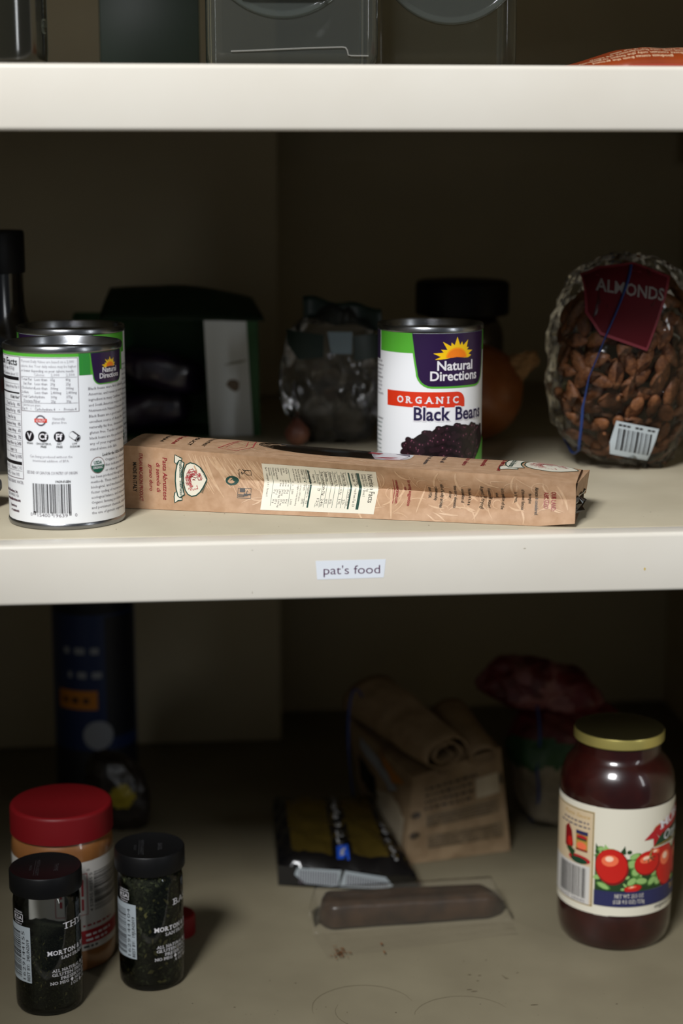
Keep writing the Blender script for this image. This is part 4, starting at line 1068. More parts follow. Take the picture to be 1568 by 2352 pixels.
# --- snack box with its lid half open
M['boxcard'] = mat('box_inner_card', srgb(226, 232, 234), 0.6); M['boxgreen'] = mat('box_green_print', srgb(26, 84, 34), 0.5); M['boxdark'] = mat('box_dark_green_print', srgb(22, 44, 26), 0.5)
M['boxstain'] = mat('box_stain', srgb(104, 88, 70), 0.6); M['boxline'] = mat('box_crease', srgb(150, 152, 140), 0.6)
bx = thing('snack_box', 'open green carton with a white inner panel behind the pasta bag', 'box', (0, 1.46, MID))
def quadprism(name, q, th, m, parent, nrm=None):
    """a thin card from four corners with thickness th"""
    a, b, c, d = [Vector(p) for p in q]; nn = (b - a).cross(d - a).normalized() * th
    vs = [a, b, c, d, a + nn, b + nn, c + nn, d + nn]
    return raw(name, vs, [(0, 1, 2, 3), (7, 6, 5, 4), (0, 4, 5, 1), (1, 5, 6, 2), (2, 6, 7, 3), (3, 7, 4, 0)], m, parent=parent, smooth=False)
c_ = [(-.085, 0, 0), (.068, 0, 0), (.070, .07, 0), (-.087, .07, 0), (-.086, 0, .099), (.0672, 0, .098), (.069, .07, .099), (-.088, .07, .100)]
th = .0006
vs = []; fs = []
def card(q):
    b = len(vs); a, b_, c__, d = [Vector(p) for p in q]; nn = (b_ - a).cross(d - a).normalized() * th
    vs.extend([a, b_, c__, d, a + nn, b_ + nn, c__ + nn, d + nn])
    fs.extend([tuple(b + i for i in f) for f in [(0, 1, 2, 3), (7, 6, 5, 4), (0, 4, 5, 1), (1, 5, 6, 2), (2, 6, 7, 3), (3, 7, 4, 0)]])
card((c_[0], c_[1], c_[2], c_[3])); card((c_[1], c_[2], c_[6], c_[5])); card((c_[2], c_[3], c_[7], c_[6])); card((c_[3], c_[0], c_[4], c_[7]))
raw('carton', vs, fs, M['boxgreen'], parent=bx, smooth=False)
pnl = quadprism('front_panel', ((.0265, -.001, .0006), (.0690, -.001, .001), (.0668, -.001, .098), (.0226, -.001, .0985)), .0006, M['boxcard'], bx)
s = Sheet()
s.poly([(62.8, 1), (69.0, 1), (66.8, 97.8), (58.0, 97.8)], M['boxgreen'], 1)
s.poly([(40.5, 44.5), (43, 48.6), (48, 49), (51.5, 46.5), (51.2, 40.6), (48.6, 38.2), (44.5, 40.2)], M['boxstain'], 2)
s.stroke([(39, 61.0), (46, 62.6), (53, 63.8), (58, 65.2)], 2.2, M['boxline'], 2, taper=True)
weld(pnl, s.build('p', lambda u, v, off: Vector((u, -.0018 - off, v)), None, smooth=False, lift=.00008))
vs = []; N1, N2 = 30, 8
for i in range(N1 + 1):
    u = i / N1
    for j in range(N2 + 1):
        v = j / N2
        x0 = -.064 + .1372 * u; xb = -.056 + .1213 * u
        zb = .1225 + .002 * sin(pi * u) if u < .55 else .1240 - .0107 * ((u - .55) / .45) ** 1.3
        z0 = .1010 - .0027 * u
        vs.append((x0 + (xb - x0) * v, -.004 + .054 * v, z0 + (zb - z0) * v ** .85 + .0008 * noise.noise(Vector((u * 5, v * 3, 0)))))
fs = [(i * (N2 + 1) + j, (i + 1) * (N2 + 1) + j, (i + 1) * (N2 + 1) + j + 1, i * (N2 + 1) + j + 1) for i in range(N1) for j in range(N2)]
lid = raw('lid_flap', vs, fs, M['boxdark'], parent=bx)
sm = lid.modifiers.new('thick', 'SOLIDIFY'); sm.thickness = .0007
# wrapped bars inside the carton
M['wrap'] = mat('dark_foil_wrapper', srgb(30, 26, 40), 0.28, spec=0.8, coat=.5, col2=srgb(44, 26, 62), noise_scale=40)
for i, (wx, wz, lab) in enumerate(((-.040, .019, 'dark wrapped bar lying inside the open green carton'), (-.026, .052, 'dark wrapped bar leaning on top inside the open green carton'))):
    v_, f_ = superell((0, 0, 0), (.038, .026, .017), 3.2, .10, 60, 4 + i, 44, 24)
    o = raw('wrapped_bar', v_, f_, M['wrap'], ang=60)
    o.location = (wx + .012, 1.498, MID + wz); o.rotation_euler = (0, radians(-8 + 22 * i), radians(10 * i))
    tag(o, lab, 'snack bar', 'wrapped bars in the carton')

# --- produce bag with a dark green header
M['dkgreen'] = mat('dark_green_header_card', srgb(20, 40, 34), 0.45); M['paleblue'] = mat('pale_blue_print', srgb(120, 138, 150), 0.45)
pg = thing('produce_bag', 'crumpled clear bag with a dark green header beside the bean can', 'bag', (.127, 1.425, MID))
vs, fs = superell((0, 0, .055), (.041, .032, .056), 2.6, .16, 30, 7.0, 80, 50)
for v in vs: v.z = max(v.z, .0006)
raw('plastic_film', vs, fs, M['film_hazy'], parent=pg, ang=70)
vs = []
for i in range(13):
    for j in range(5):
        vs.append((-.024 + .064 * i / 12, -.006 + .003 * sin(i * .9) + .004 * j / 4, .121 - .010 * i / 12 - .018 * (1 - j / 4) + .0015 * sin(i)))
hd = raw('header_card', vs, [(i * 5 + j, (i + 1) * 5 + j, (i + 1) * 5 + j + 1, i * 5 + j + 1) for i in range(12) for j in range(4)], M['dkgreen'], parent=pg)
hd.modifiers.new('thick', 'SOLIDIFY').thickness = .0006
s = Sheet()
for q, m in (([(-39, 96), (-9.5, 92), (-10, 74), (-30, 72), (-38, 84)], M['dkgreen']), ([(-6.5, 94.5), (13.7, 94), (13, 76.5), (-4, 77)], M['paleblue']), ([(14.5, 91), (37, 92), (37, 72.5), (15, 71)], M['dkgreen'])): s.poly(q, m, 1)
s.build('printed_panel', lambda u, v, off: Vector((u, -.0325 * max(0, 1 - abs(u / .048) ** 2.4 - abs((v - .055) / .075) ** 2.4) ** .4 - .001 - off, v)), pg, gx=.005, gy=.005)
M['shallot'] = mat('shallot_skin', srgb(126, 82, 62), 0.45, spec=0.5, col2=srgb(92, 52, 40), noise_scale=60)
sh = thing('shallot', 'small reddish shallot at the foot of the clear produce bag', 'shallot', (.0965, 1.408, MID))
b_ = lathe('bulb', [(0, 0), (.004, .0008), (.0085, .004), (.0105, .009), (.0095, .014), (.0055, .019), (.0022, .0235), (.0012, .028), (0, .030)], M['shallot'], sh, 40)
# --- garlic-pale produce inside the bag
M['garlic'] = mat('pale_bulb_skin', srgb(96, 88, 72), 0.6, noise_amt=.3, noise_scale=50)
for i, (gx_, gy_, rr_, lab) in enumerate(((.112, 1.432, .017, 'pale bulb low in the left of the clear produce bag'), (.141, 1.432, .016, 'pale bulb low in the right of the clear produce bag'))):
    o = lathe('garlic_bulb', [(0, 0), (rr_ * .5, .001), (rr_ * .95, rr_ * .55), (rr_, rr_ * .95), (rr_ * .8, rr_ * 1.45), (rr_ * .3, rr_ * 1.9), (rr_ * .16, rr_ * 2.5), (0, rr_ * 2.55)], M['garlic'], None, 40)
    o.location = (gx_, gy_, MID + .001); tag(o, lab, 'garlic')

# --- onion
M['onion'] = mat('onion_skin', srgb(168, 100, 52), 0.4, spec=0.5, coat=.2, col2=srgb(140, 76, 38), noise_scale=30)
M['onion_dry'] = mat('onion_dry_neck', srgb(188, 146, 98), 0.7, noise_amt=.4, noise_scale=120)
on = thing('onion', 'brown onion half hidden by the bean can with its dry neck to the right', 'onion', (.2450, 1.42, MID))
prof = [(0, -.0395)] + [(.0405 * sin(a) ** .95, -.039 * cos(a)) for a in [radians(x) for x in range(8, 150, 9)]] + [(.0165, .037), (.009, .0405)]
o = lathe('bulb', prof, M['onion'], on, 72)
vs = []; fs = []; rn = random.Random(2); SEG = 18
for j in range(8):
    for k in range(SEG):
        a = 2 * pi * k / SEG; r = .0092 * (1 - j / 7) ** .8 + .0022 + .0016 * sin(k * 2.1 + j) + (.002 * rn.random() if j > 4 else 0)
        vs.append((r * sin(a), -r * cos(a), .039 + .0031 * j + rn.uniform(-.0007, .0007)))
for j in range(7):
    for k in range(SEG): fs.append((j * SEG + k, j * SEG + (k + 1) % SEG, (j + 1) * SEG + (k + 1) % SEG, (j + 1) * SEG + k))
n_ = raw('neck', vs, fs, M['onion_dry'], parent=on, smooth=False)
for q in (o, n_): q.location = (0, 0, .0412); q.rotation_euler = (radians(14), radians(58), 0)

# --- black lidded jar at the back
t = thing('spice_shaker', 'large jar with a wide black lid behind the bean can', 'jar', (.2470, 1.50, MID))
M['dark_glass'] = mat('dark_filled_glass', srgb(40, 28, 20), 0.12, spec=0.6, coat=1.0)
lathe('glass', [(0, .001), (.033, .001), (.036, .004), (.0365, .010), (.0365, .078), (.0355, .086), (.032, .0935), (.029, .098), (.029, .103)], M['dark_glass'], t, 72)
lathe('lid', [(.029, .0985), (.0398, .0985), (.0406, .0995), (.0406, .1235), (.0396, .1262), (.0370, .1275), (0, .1275)], M['black_lid'], t, 84)

# --- dark bottle at the far left and the grey wrapper beside the front can
t = thing('sauce_bottle', 'tall black bottle standing at the left end of the middle shelf', 'bottle', (-.1355, 1.325, MID))
M['black_glass'] = mat('black_bottle_glass', srgb(14, 13, 14), 0.15, spec=0.6, coat=.6)
lathe('glass', [(0, .002), (.026, .002), (.029, .0), (.0325, .003), (.0325, .085), (.0315, .094), (.0275, .106), (.0238, .116), (.0225, .126), (.0222, .150)], M['black_glass'], t, 64)
lathe('cap', [(.0222, .148), (.0238, .148), (.0240, .150), (.0240, .177), (.0232, .1788), (0, .1788)], M['black_lid'], t, 64)
M['grey_wrap'] = mat('grey_wrapper', srgb(96, 96, 98), 0.4, spec=.6, noise_amt=.4, noise_scale=70)
v_, f_ = superell((0, 0, .0125), (.034, .024, .0125), 2.6, .22, 50, 11.0, 60, 26)
for v in v_: v.z = max(v.z, .0003)
o = raw('crumpled_wrapper', v_, f_, M['grey_wrap'], ang=50); o.location = (-.1555, 1.176, MID)
tag(o, 'crumpled grey wrapper poking in from the left of the front can', 'wrapper')
# ------------------------------------------------------------------ lower shelf, behind the jars
# --- blue canister
M['can_blue'] = mat('canister_blue', srgb(16, 40, 86), 0.45); M['can_navy'] = mat('canister_dark', srgb(14, 18, 30), 0.5); M['can_or'] = mat('canister_orange', srgb(196, 122, 30), 0.5); M['can_white'] = mat('canister_white', srgb(150, 154, 162), 0.5)
t = thing('canister', 'tall dark blue canister with an orange patch at the back left', 'canister', (-.0830, 1.59, LOW))
lathe('tube', [(0, .001), (.0375, .001), (.0382, .0), (.0390, .001), (.0390, .004), (.0383, .006), (.0383, .184), (.0390, .186), (.0390, .190), (.0375, .1905), (.0370, .188), (0, .188)], M['can_navy'], t, 80)
s = Sheet()
s.rect(-60, 48, 62, 178, M['can_blue'], 0); s.rect(12, 60, 50, 176, M['can_navy'], 1)
s.dash(-28, 10, 141, 6, M['can_white'], 2, 3, .5); s.dash(-24, 10, 118, 6, M['can_white'], 2, 5, .5); s.rect(-36, 88, 4, 106, M['can_or'], 2); s.dash(-30, -2, 94, 5, M['can_navy'], 3, 6, .5)
s.ell(4, 63, 14, 14, M['can_white'], 3, 36)
s.build('label', on_cyl(.0384), t, gx=.0028)
# --- dark packet beside it
M['packet'] = mat('dark_brown_packet', srgb(40, 32, 26), 0.35, spec=.5, col2=srgb(26, 20, 16), noise_scale=40); M['pkyellow'] = mat('packet_yellow', srgb(150, 134, 30), 0.45)
v_, f_ = superell((0, 0, .034), (.028, .022, .036), 2.4, .18, 40, 21.0, 60, 36)
for v in v_:
    v.z = max(v.z, .0004); v.x += .012 * (1 - v.z / .07)
mi_ = []
for f in f_:
    c = sum((v_[i] for i in f), Vector()) / 4
    mi_.append(1 if ((c.x - .010) / .011) ** 2 + ((c.z - .034) / .012) ** 2 < 1 and c.y < 0 else 0)
o = raw('foil_packet', v_, f_, [M['packet'], M['pkyellow']], mi_, ang=50); o.location = (-.066, 1.487, LOW)
tag(o, 'dark crumpled packet with a yellow spot between the canister and basil jar', 'packet')
# --- small red cap behind the basil jar
t = lathe('bottle_cap', [(0, .0165), (.0125, .0165), (.0138, .0155), (.0142, .014), (.0142, .0), (.013, .0)], M['red_lid'], None, 80, ribs=(3, 4, .0003))
t.location = (-.0085, 1.262, LOW); tag(t, 'small red bottle cap peeking out right of the basil jar', 'cap')

# --- gold and black chocolate pouch
M['pgold'] = mat('gold_foil', srgb(128, 108, 48), 0.26, metal=0.8, bump=.5, bump_scale=60); M['pblack'] = mat('black_foil', srgb(14, 13, 14), 0.2, spec=.7, bump=.2, bump_scale=80); M['pblue'] = mat('blue_foil_print', srgb(26, 70, 170), 0.3); M['pcop'] = mat('copper_foil', srgb(150, 82, 62), 0.3, metal=.8)
M['pgrey'] = mat('pouch_grey_letter', srgb(150, 150, 150), 0.4)
PT = {'FL': Vector((.0745, 1.3385, .0195)), 'FR': Vector((.1850, 1.3110, .0175)), 'BL': Vector((.0765, 1.4500, .0340)), 'BR': Vector((.1640, 1.4500, .0340))}
po = thing('chocolate_pouch', 'glossy black and gold pouch lying before the brown paper bag', 'pouch', (.125, 1.385, LOW))
PO = Vector((.125, 1.385, 0))
def ptop(u, v, off):
    a = PT['FL'].lerp(PT['FR'], u); b = PT['BL'].lerp(PT['BR'], u); p = a.lerp(b, v)
    e = min(u, 1 - u, v, 1 - v); p.z += .009 * min(1, max(0, e) * 5) ** .6 + .0034 * noise.noise(Vector((u * 8, v * 7, 2))) + .0016 * noise.noise(Vector((u * 22, v * 18, 5))) + off
    return p - PO
NU, NV = 36, 28; vs = []; fs = []; mi_ = []
for i in range(NU + 1):
    for j in range(NV + 1): vs.append(ptop(i / NU, j / NV, 0))
for i in range(NU):
    for j in range(NV):
        a = i * (NV + 1) + j; fs.append((a, a + NV + 1, a + NV + 2, a + 1))
        u, v = (i + .5) / NU, (j + .5) / NV
        mi_.append(1 if v < .10 or u < .10 or v > .94 else 0)
# sides down to the shelf
per = [(i, 0) for i in range(NU)] + [(NU, j) for j in range(NV)] + [(i, NV) for i in range(NU, 0, -1)] + [(0, j) for j in range(NV, 0, -1)]
b0 = len(vs)
for (i, j) in per:
    p = vs[i * (NV + 1) + j]; q = Vector((p.x * 1.0, p.y, .0004))
    if j == 0: q.y = p.y + .004 + .006 * (i / NU)
    vs.append(q)
for k in range(len(per)):
    a, b = per[k], per[(k + 1) % len(per)]
    fs.append((a[0] * (NV + 1) + a[1], b0 + k, b0 + (k + 1) % len(per), b[0] * (NV + 1) + b[1])); mi_.append(1)
fs.append(tuple(range(b0, b0 + len(per)))); mi_.append(1)
foil = raw('foil', vs, fs, [M['pgold'], M['pblack']], mi_, po, ang=50)
s = Sheet(unit=1)
s.poly([(.40, 0), (.56, 0), (.64, 1), (.50, 1)], M['pblack'], 1); s.poly([(.80, 0), (1.0, 0), (1.0, 1), (.93, 1)], M['pblack'], 1)
for i, ch in enumerate('GHIRARDELLI'):
    v = .90 - i * .072; u = .585 - (1 - v) * .115
    s.text(ch, u, v - .02, .060, M['pgrey'], 2, w=.05 if ch != 'I' else .02, align='C', bold=.02)
for i in range(6): s.ell(.905 - .07 * (.5 - (.55 - i * .07)), .50 - i * .075, .022, .026, M['pgrey'], 2, 12); s.ell(.905 - .07 * (.5 - (.55 - i * .07)), .50 - i * .075, .010, .012, M['pblack'], 3, 10)
s.poly([(.44, .06), (.53, .06), (.545, .20), (.46, .20)], M['pblue'], 3); s.poly([(.47, .10), (.50, .10), (.52, .17), (.48, .15)], M['pgrey'], 4)
weld(foil, s.build('p', ptop, None, gx=.04, gy=.05, lift=.0002))
def pfront(u, v, off):
    a = PT['FL'].lerp(PT['FR'], u) - PO; b = Vector((a.x, a.y + .004 + .006 * u, .0006)); p = b.lerp(a, v); return p + Vector((-.12, -.9, .2)).normalized() * (.0009 + off)
s = Sheet(unit=1)
s.poly([(.14, .95), (.46, 1.0), (.44, .05), (.20, .15), (.12, .6)], M['jar_sticker'], 1); s.poly([(.485, 1.0), (.78, .80), (.84, .25), (.78, .04), (.45, .03)], M['jar_sticker'], 1)
for i in range(16): s.rect(.155 + i * .018, .12, .163 + i * .018, .86, M['grey_ink'], 2)
for i in range(17): s.rect(.50 + i * .018, .10, .508 + i * .018, .80 - .02 * i, M['grey_ink'], 2)
weld(foil, s.build('p', pfront, None, gx=.05, lift=.0001))
vs = []
for i in range(9):
    for j in range(4): vs.append(Vector((.1840 + .0075 * j / 3 - .002 * i / 8, 1.312 + .036 * i / 8, .0165 * (1 - j / 3) * (1 - .4 * i / 8) + .001 + .0016 * ((i + j) % 2))) - PO)
cr = raw('crimped_end', vs, [(i * 4 + j, (i + 1) * 4 + j, (i + 1) * 4 + j + 1, i * 4 + j + 1) for i in range(8) for j in range(3)], M['pcop'], parent=po, smooth=False)

# --- rolled brown paper sugar bag
M['sugar'] = mat('brown_paper_bag', srgb(146, 124, 96), 0.7, spec=.25, col2=srgb(128, 106, 80), noise_scale=70, bump=.12, bump_scale=120)
M['sugar_txt'] = mat('brown_bag_ink', srgb(62, 50, 34), 0.6); M['sugar_pale'] = mat('brown_bag_pale_print', srgb(172, 158, 134), 0.6); M['sugar_or'] = mat('brown_bag_orange', srgb(164, 104, 40), 0.6); M['sugar_in'] = mat('brown_bag_shaded_print', srgb(112, 94, 70), 0.6)
sg = thing('brown_paper_bag', 'rolled down brown paper bag with printed front behind the black pouch', 'bag', (.22, 1.43, LOW))
SO = Vector((.22, 1.43, 0))
CN = [Vector(p) for p in ((.184, 1.374, .0004), (.2787, 1.396, .0004), (.262, 1.482, .0004), (.160, 1.468, .0004), (.1935, 1.401, .068), (.2715, 1.4135, .0885), (.250, 1.484, .096), (.148, 1.506, .090))]
def tri(u, v, w_):
    l = lambda a, b, t_: a + (b - a) * t_
    p = l(l(l(CN[0], CN[1], u), l(CN[3], CN[2], u), v), l(l(CN[4], CN[5], u), l(CN[7], CN[6], u), v), w_)
    e = (sin(pi * u) * sin(pi * w_) if v in (0, 1) else 0); nn = noise.noise(p * 45) + .6 * noise.noise(p * 110)
    d = Vector((-.2, -1, .1)) if v == 0 else (Vector((-1, -.2, 0)) if u == 0 else (Vector((1, .1, 0)) if u == 1 else (Vector((0, 0, 1)) if w_ == 1 else Vector((0, 1, 0)))))
    return p + d * (.0028 * e + (.0022 * nn if 0 < w_ <= 1 else 0)) - SO
vs, fs = [], []
def patch(f, n1, n2):
    b = len(vs)
    for i in range(n1 + 1):
        for j in range(n2 + 1): vs.append(f(i / n1, j / n2))
    for i in range(n1):
        for j in range(n2): a = b + i * (n2 + 1) + j; fs.append((a, a + n2 + 1, a + n2 + 2, a + 1))
patch(lambda a, b: tri(a, 0, b), 24, 22); patch(lambda a, b: tri(0, a, b), 22, 22); patch(lambda a, b: tri(1, a, b), 22, 22); patch(lambda a, b: tri(a, 1, b), 24, 22); patch(lambda a, b: tri(a, b, 1), 24, 22); patch(lambda a, b: tri(a, b, 0), 2, 2)
pap = raw('paper', vs, fs, M['sugar'], parent=sg, ang=35)
s = Sheet(unit=1)
for i in range(4): s.dash(.16, .16 + (.56, .5, .62, .5)[i], .80 - i * .07, .026, M['sugar_txt'], 2, i + 1, .7)
s.rect(.18, .40, .92, .53, M['sugar_in'], 1); s.rect(.20, .15, .95, .30, M['sugar_in'], 1)
for i in range(4): s.dash(.2, .88, .49 - i * .03, .012, M['sugar_txt'], 2, i + 7)
for i in range(5): s.dash(.22, .92, .27 - i * .028, .012, M['sugar_txt'], 2, i + 12)
s.rect(.70, .58, .95, .78, M['sugar_pale'], 2); s.ell(.07, .55, .05, .035, M['sugar_txt'], 2); s.ell(.07, .33, .05, .04, M['sugar_txt'], 2); s.ell(.97, .70, .02, .05, M['sugar_txt'], 3)
weld(pap, s.build('p', lambda u, v, off: tri(u, 0, v) + Vector((-.23, -.95, .1)) * (.0008 + off), None, gx=.05, gy=.05, lift=.0001))
s = Sheet(unit=1)
s.poly([(.05, .05), (.5, .08), (.6, .5), (.3, .62), (.05, .5)], M['sugar_pale'], 1); s.poly([(.2, .72), (.75, .95), (.8, .82), (.35, .62)], M['can_white'], 2); s.poly([(.1, .85), (.5, .99), (.3, .74)], M['sugar_or'], 3); s.poly([(.55, .42), (.9, .45), (.88, .7), (.6, .62)], M['pblack'], 2)
weld(pap, s.build('p', lambda u, v, off: tri(0, u, v) + Vector((-.95, -.23, .1)) * (.0008 + off), None, gx=.05, gy=.05, lift=.0001))
# the rolled mouth: a spiral of paper lying on top
ax0, ax1 = Vector((.2215, 1.398, .0885)), Vector((.166, 1.502, .1085)); d_ = (ax1 - ax0).normalized(); sx = d_.cross(Vector((0, 0, 1))).normalized(); sy = sx.cross(d_)
vs = []; K = 70; L_ = 14
for j in range(L_ + 1):
    c = ax0.lerp(ax1, j / L_); sc_ = 1 + .35 * (j / L_)
    for k in range(K + 1):
        a = k / K * 2 * pi * 2.35; r = (.0045 + .0150 * (k / K) ** .8) * sc_
        wob = 1 + .10 * noise.noise(Vector((k * .13, j * .35, 5)))
        vs.append(c + (sx * cos(-a + .5) * 1.35 + sy * sin(-a + .5) * .95) * r * wob + d_ * (.004 * noise.noise(Vector((k * .2, 0, 1))) if j == 0 else 0) - SO)
fs = [(j * (K + 1) + k, j * (K + 1) + k + 1, (j + 1) * (K + 1) + k + 1, (j + 1) * (K + 1) + k) for j in range(L_) for k in range(K)]
ro = raw('rolled_mouth', vs, fs, M['sugar'], parent=sg, ang=60); ro.modifiers.new('thick', 'SOLIDIFY').thickness = .0013
# shoulder fold between roll and right edge, with its open loop
vs = []
ax0, ax1 = Vector((.2560, 1.404, .0845)), Vector((.236, 1.478, .104)); d_ = (ax1 - ax0).normalized(); sx = d_.cross(Vector((0, 0, 1))).normalized(); sy = sx.cross(d_)
for j in range(9):
    c = ax0.lerp(ax1, j / 8)
    for k in range(25):
        a = 2 * pi * k / 24 * .93; r = .0085 * (1 + .3 * j / 8)
        vs.append(c + (sx * cos(a) * 1.5 + sy * sin(a) * .95) * r - SO)
fo = raw('fold_loop', vs, [(j * 25 + k, j * 25 + k + 1, (j + 1) * 25 + k + 1, (j + 1) * 25 + k) for j in range(8) for k in range(24)], M['sugar'], parent=sg); fo.modifiers.new('thick', 'SOLIDIFY').thickness = .0009
pts = []
for k in range(40):
    a = 2 * pi * k / 40; u = .5 + .5 * cos(a)
    c = Vector((.1625, 1.478, .060)); pts.append(c + Vector((.024 * cos(a) * .5 - .006 * sin(a), .046 * cos(a) * .35, .068 * sin(a))) + Vector((-.006, -.012, 0)) + Vector((0, 0, LOW)))
tag(tube('rubber_band', pts, .0012, M['band'], flat=.6), 'blue rubber band around the rolled down brown paper bag', 'rubber band')

# --- red and white bag at the right, tied with a band
M['rb_red'] = mat('red_bag_print', srgb(96, 20, 28), 0.4, noise_amt=.5, noise_scale=50); M['rb_pink'] = mat('pale_red_bag_print', srgb(120, 72, 74), 0.45); M['rb_green'] = mat('green_bag_print', srgb(34, 70, 40), 0.45); M['rb_grey'] = mat('pale_bag_contents', srgb(132, 122, 104), 0.5, noise_amt=.3, noise_scale=90)
RC = Vector((.345, 1.468, 0))
rg = thing('grain_bag', 'red and white plastic bag slumped behind the tomato sauce jar', 'bag', (RC.x, RC.y, LOW))
def zones(vs, fs, sel):
    return [sel(sum((vs[i] for i in f), Vector()) / len(f)) for f in fs]
vs, fs = superell((0, 0, .057), (.056, .042, .058), 2.7, .12, 32, 31.0, 80, 56)
for v in vs: v.z = max(v.z, .0004)
mi_ = zones(vs, fs, lambda c: 0 if c.z > .086 + .012 * noise.noise(c * 40) else (2 if c.z > .062 + .01 * noise.noise(c * 60) else 3))
raw('body', vs, fs, [M['rb_red'], M['rb_pink'], M['rb_green'], M['rb_grey']], mi_, rg, ang=50)
vs, fs = superell((0, 0, 0), (.056, .030, .026), 2.3, .22, 36, 41.0, 72, 40)
mi_ = zones(vs, fs, lambda c: 1 if noise.noise(c * 42 + Vector((3, 1, 0))) > .12 else 0)
o = raw('folded_top', vs, fs, [M['rb_red'], M['rb_pink']], mi_, rg, ang=50); o.location = (-.026, .004, .124); o.rotation_euler = (0, radians(12), radians(-8))
pts = []
for k in range(44):
    a = 2 * pi * k / 44
    x = -.0475 + .010 * abs(sin(a)) + .004 * cos(2 * a); y = -.046 * cos(a) if False else .040 * cos(a); z = .060 + .062 * sin(a)
    pts.append(Vector((RC.x + x * 1.0 + .006, RC.y + y * .95, LOW + max(z, .0025))))
tag(tube('rubber_band', pts, .0012, M['band'], flat=.6), 'blue rubber band around the red bag behind the sauce jar', 'rubber band')

# --- brown bar in a clear sleeve
M['bar'] = mat('brown_bar', srgb(62, 43, 29), 0.36, spec=.5, col2=srgb(40, 27, 19), noise_scale=60, bump=.2, bump_scale=150)
M['sleeve'] = film('clear_sleeve', (0.985, 0.98, 0.97, 1), 0.10, 1.16, haze=0.05, haze_col=(.5, .46, .38, 1), bump=.2, bump_scale=90)
M['crumb'] = mat('brown_crumbs', srgb(120, 74, 40), 0.6)
BO = Vector((.175, 1.255, 0))
br = thing('brown_bar', 'dark brown bar in a clear plastic sleeve at the shelf front', 'bar', (BO.x, BO.y, LOW))
vs = []; NL = 40; NC = 20
A0, A1 = Vector((.1020, 1.2670, .0112)), Vector((.2500, 1.2755, .0112))
dd = (A1 - A0).normalized(); nn = Vector((-dd.y, dd.x, 0))
for i in range(NL + 1):
    t_ = i / NL; c = A0.lerp(A1, t_)
    k = min(1, (t_ * 18) ** .5 if t_ < .055 else 1, ((1 - t_) * 9) ** .55 if t_ > .88 else 1)
    for q in range(NC):
        a = 2 * pi * q / NC; cx = abs(cos(a)) ** .38 * (1 if cos(a) > 0 else -1); cz = abs(sin(a)) ** .38 * (1 if sin(a) > 0 else -1)
        w_ = (.0165 - .002 * t_) * k * (1 + .05 * noise.noise(Vector((t_ * 9, q * .4, 0)))); h_ = (.0108 - .001 * t_) * (.35 + .65 * k)
        vs.append(c + nn * cx * w_ + Vector((0, 0, cz * h_ - (.0108 - h_))) - BO)
fs = [(i * NC + q, i * NC + (q + 1) % NC, (i + 1) * NC + (q + 1) % NC, (i + 1) * NC + q) for i in range(NL) for q in range(NC)] + [tuple(range(NC)), tuple(range(NL * NC, NL * NC + NC))]
raw('bar', vs, fs, M['bar'], parent=br, ang=50)
# sleeve: one layer hugging the bar, then lying flat in front of it
def sleeve(u, v):
    """u along, v from behind the bar (0) over it to the front hem (1)"""
    x = .0955 + u * .158
    yb = 1.266 + .0085 * u
    prof = [(.0, .0165, .0006), (.10, .0190, .0100), (.17, .0180, .0236), (.30, -.0145, .0234), (.40, -.0180, .0120), (.47, -.0200, .0016), (1.0, -.062 + .020 * u, .0008)]
    for (a, y0, z0), (b, y1, z1) in zip(prof, prof[1:]):
        if v <= b or b == 1.0:
            q = (v - a) / (b - a); y = y0 + (y1 - y0) * q; z = z0 + (z1 - z0) * q; break
    if u > .93: z *= max(.12, 1 - (u - .93) / .07 * .8)
    if u < .03: z *= .25 + .75 * u / .03
    xs = x + (.009 * max(0, v - .47) / .53 if u < .5 else 0) * (1 - 2 * u)
    z += .0005 * abs(noise.noise(Vector((u * 22, v * 16, 0)))) + (.0002 * abs(sin(v * 14 + u * 3)) if v > .47 else 0)
    return Vector((xs, yb + y, max(z, .0005))) - BO
vs = []; NU, NV = 70, 60
for i in range(NU + 1):
    for j in range(NV + 1): vs.append(sleeve(i / NU, j / NV))
sl = raw('plastic_sleeve', vs, [(i * (NV + 1) + j, (i + 1) * (NV + 1) + j, (i + 1) * (NV + 1) + j + 1, i * (NV + 1) + j + 1) for i in range(NU) for j in range(NV)], M['sleeve'], parent=br, ang=80)
rr = random.Random(5); s = Sheet()
for _ in range(60):
    x, y = 113 + rr.gauss(0, 3.2), 1211 + rr.gauss(0, 4.0); s.ell(x, y, rr.uniform(.3, 1.2), rr.uniform(.3, .8), M['crumb'], 1, 7, rr.uniform(0, 90))
s.ell(146, 1222, .9, 1.8, M['crumb'], 1); s.ell(146.5, 1208, .6, 2.6, M['crumb'], 1)
cm = s.build('crumbs', lambda u, v, off: Vector((u, v, .0026 + off)) - BO, br, smooth=False)
cm['kind'] = 'stuff'
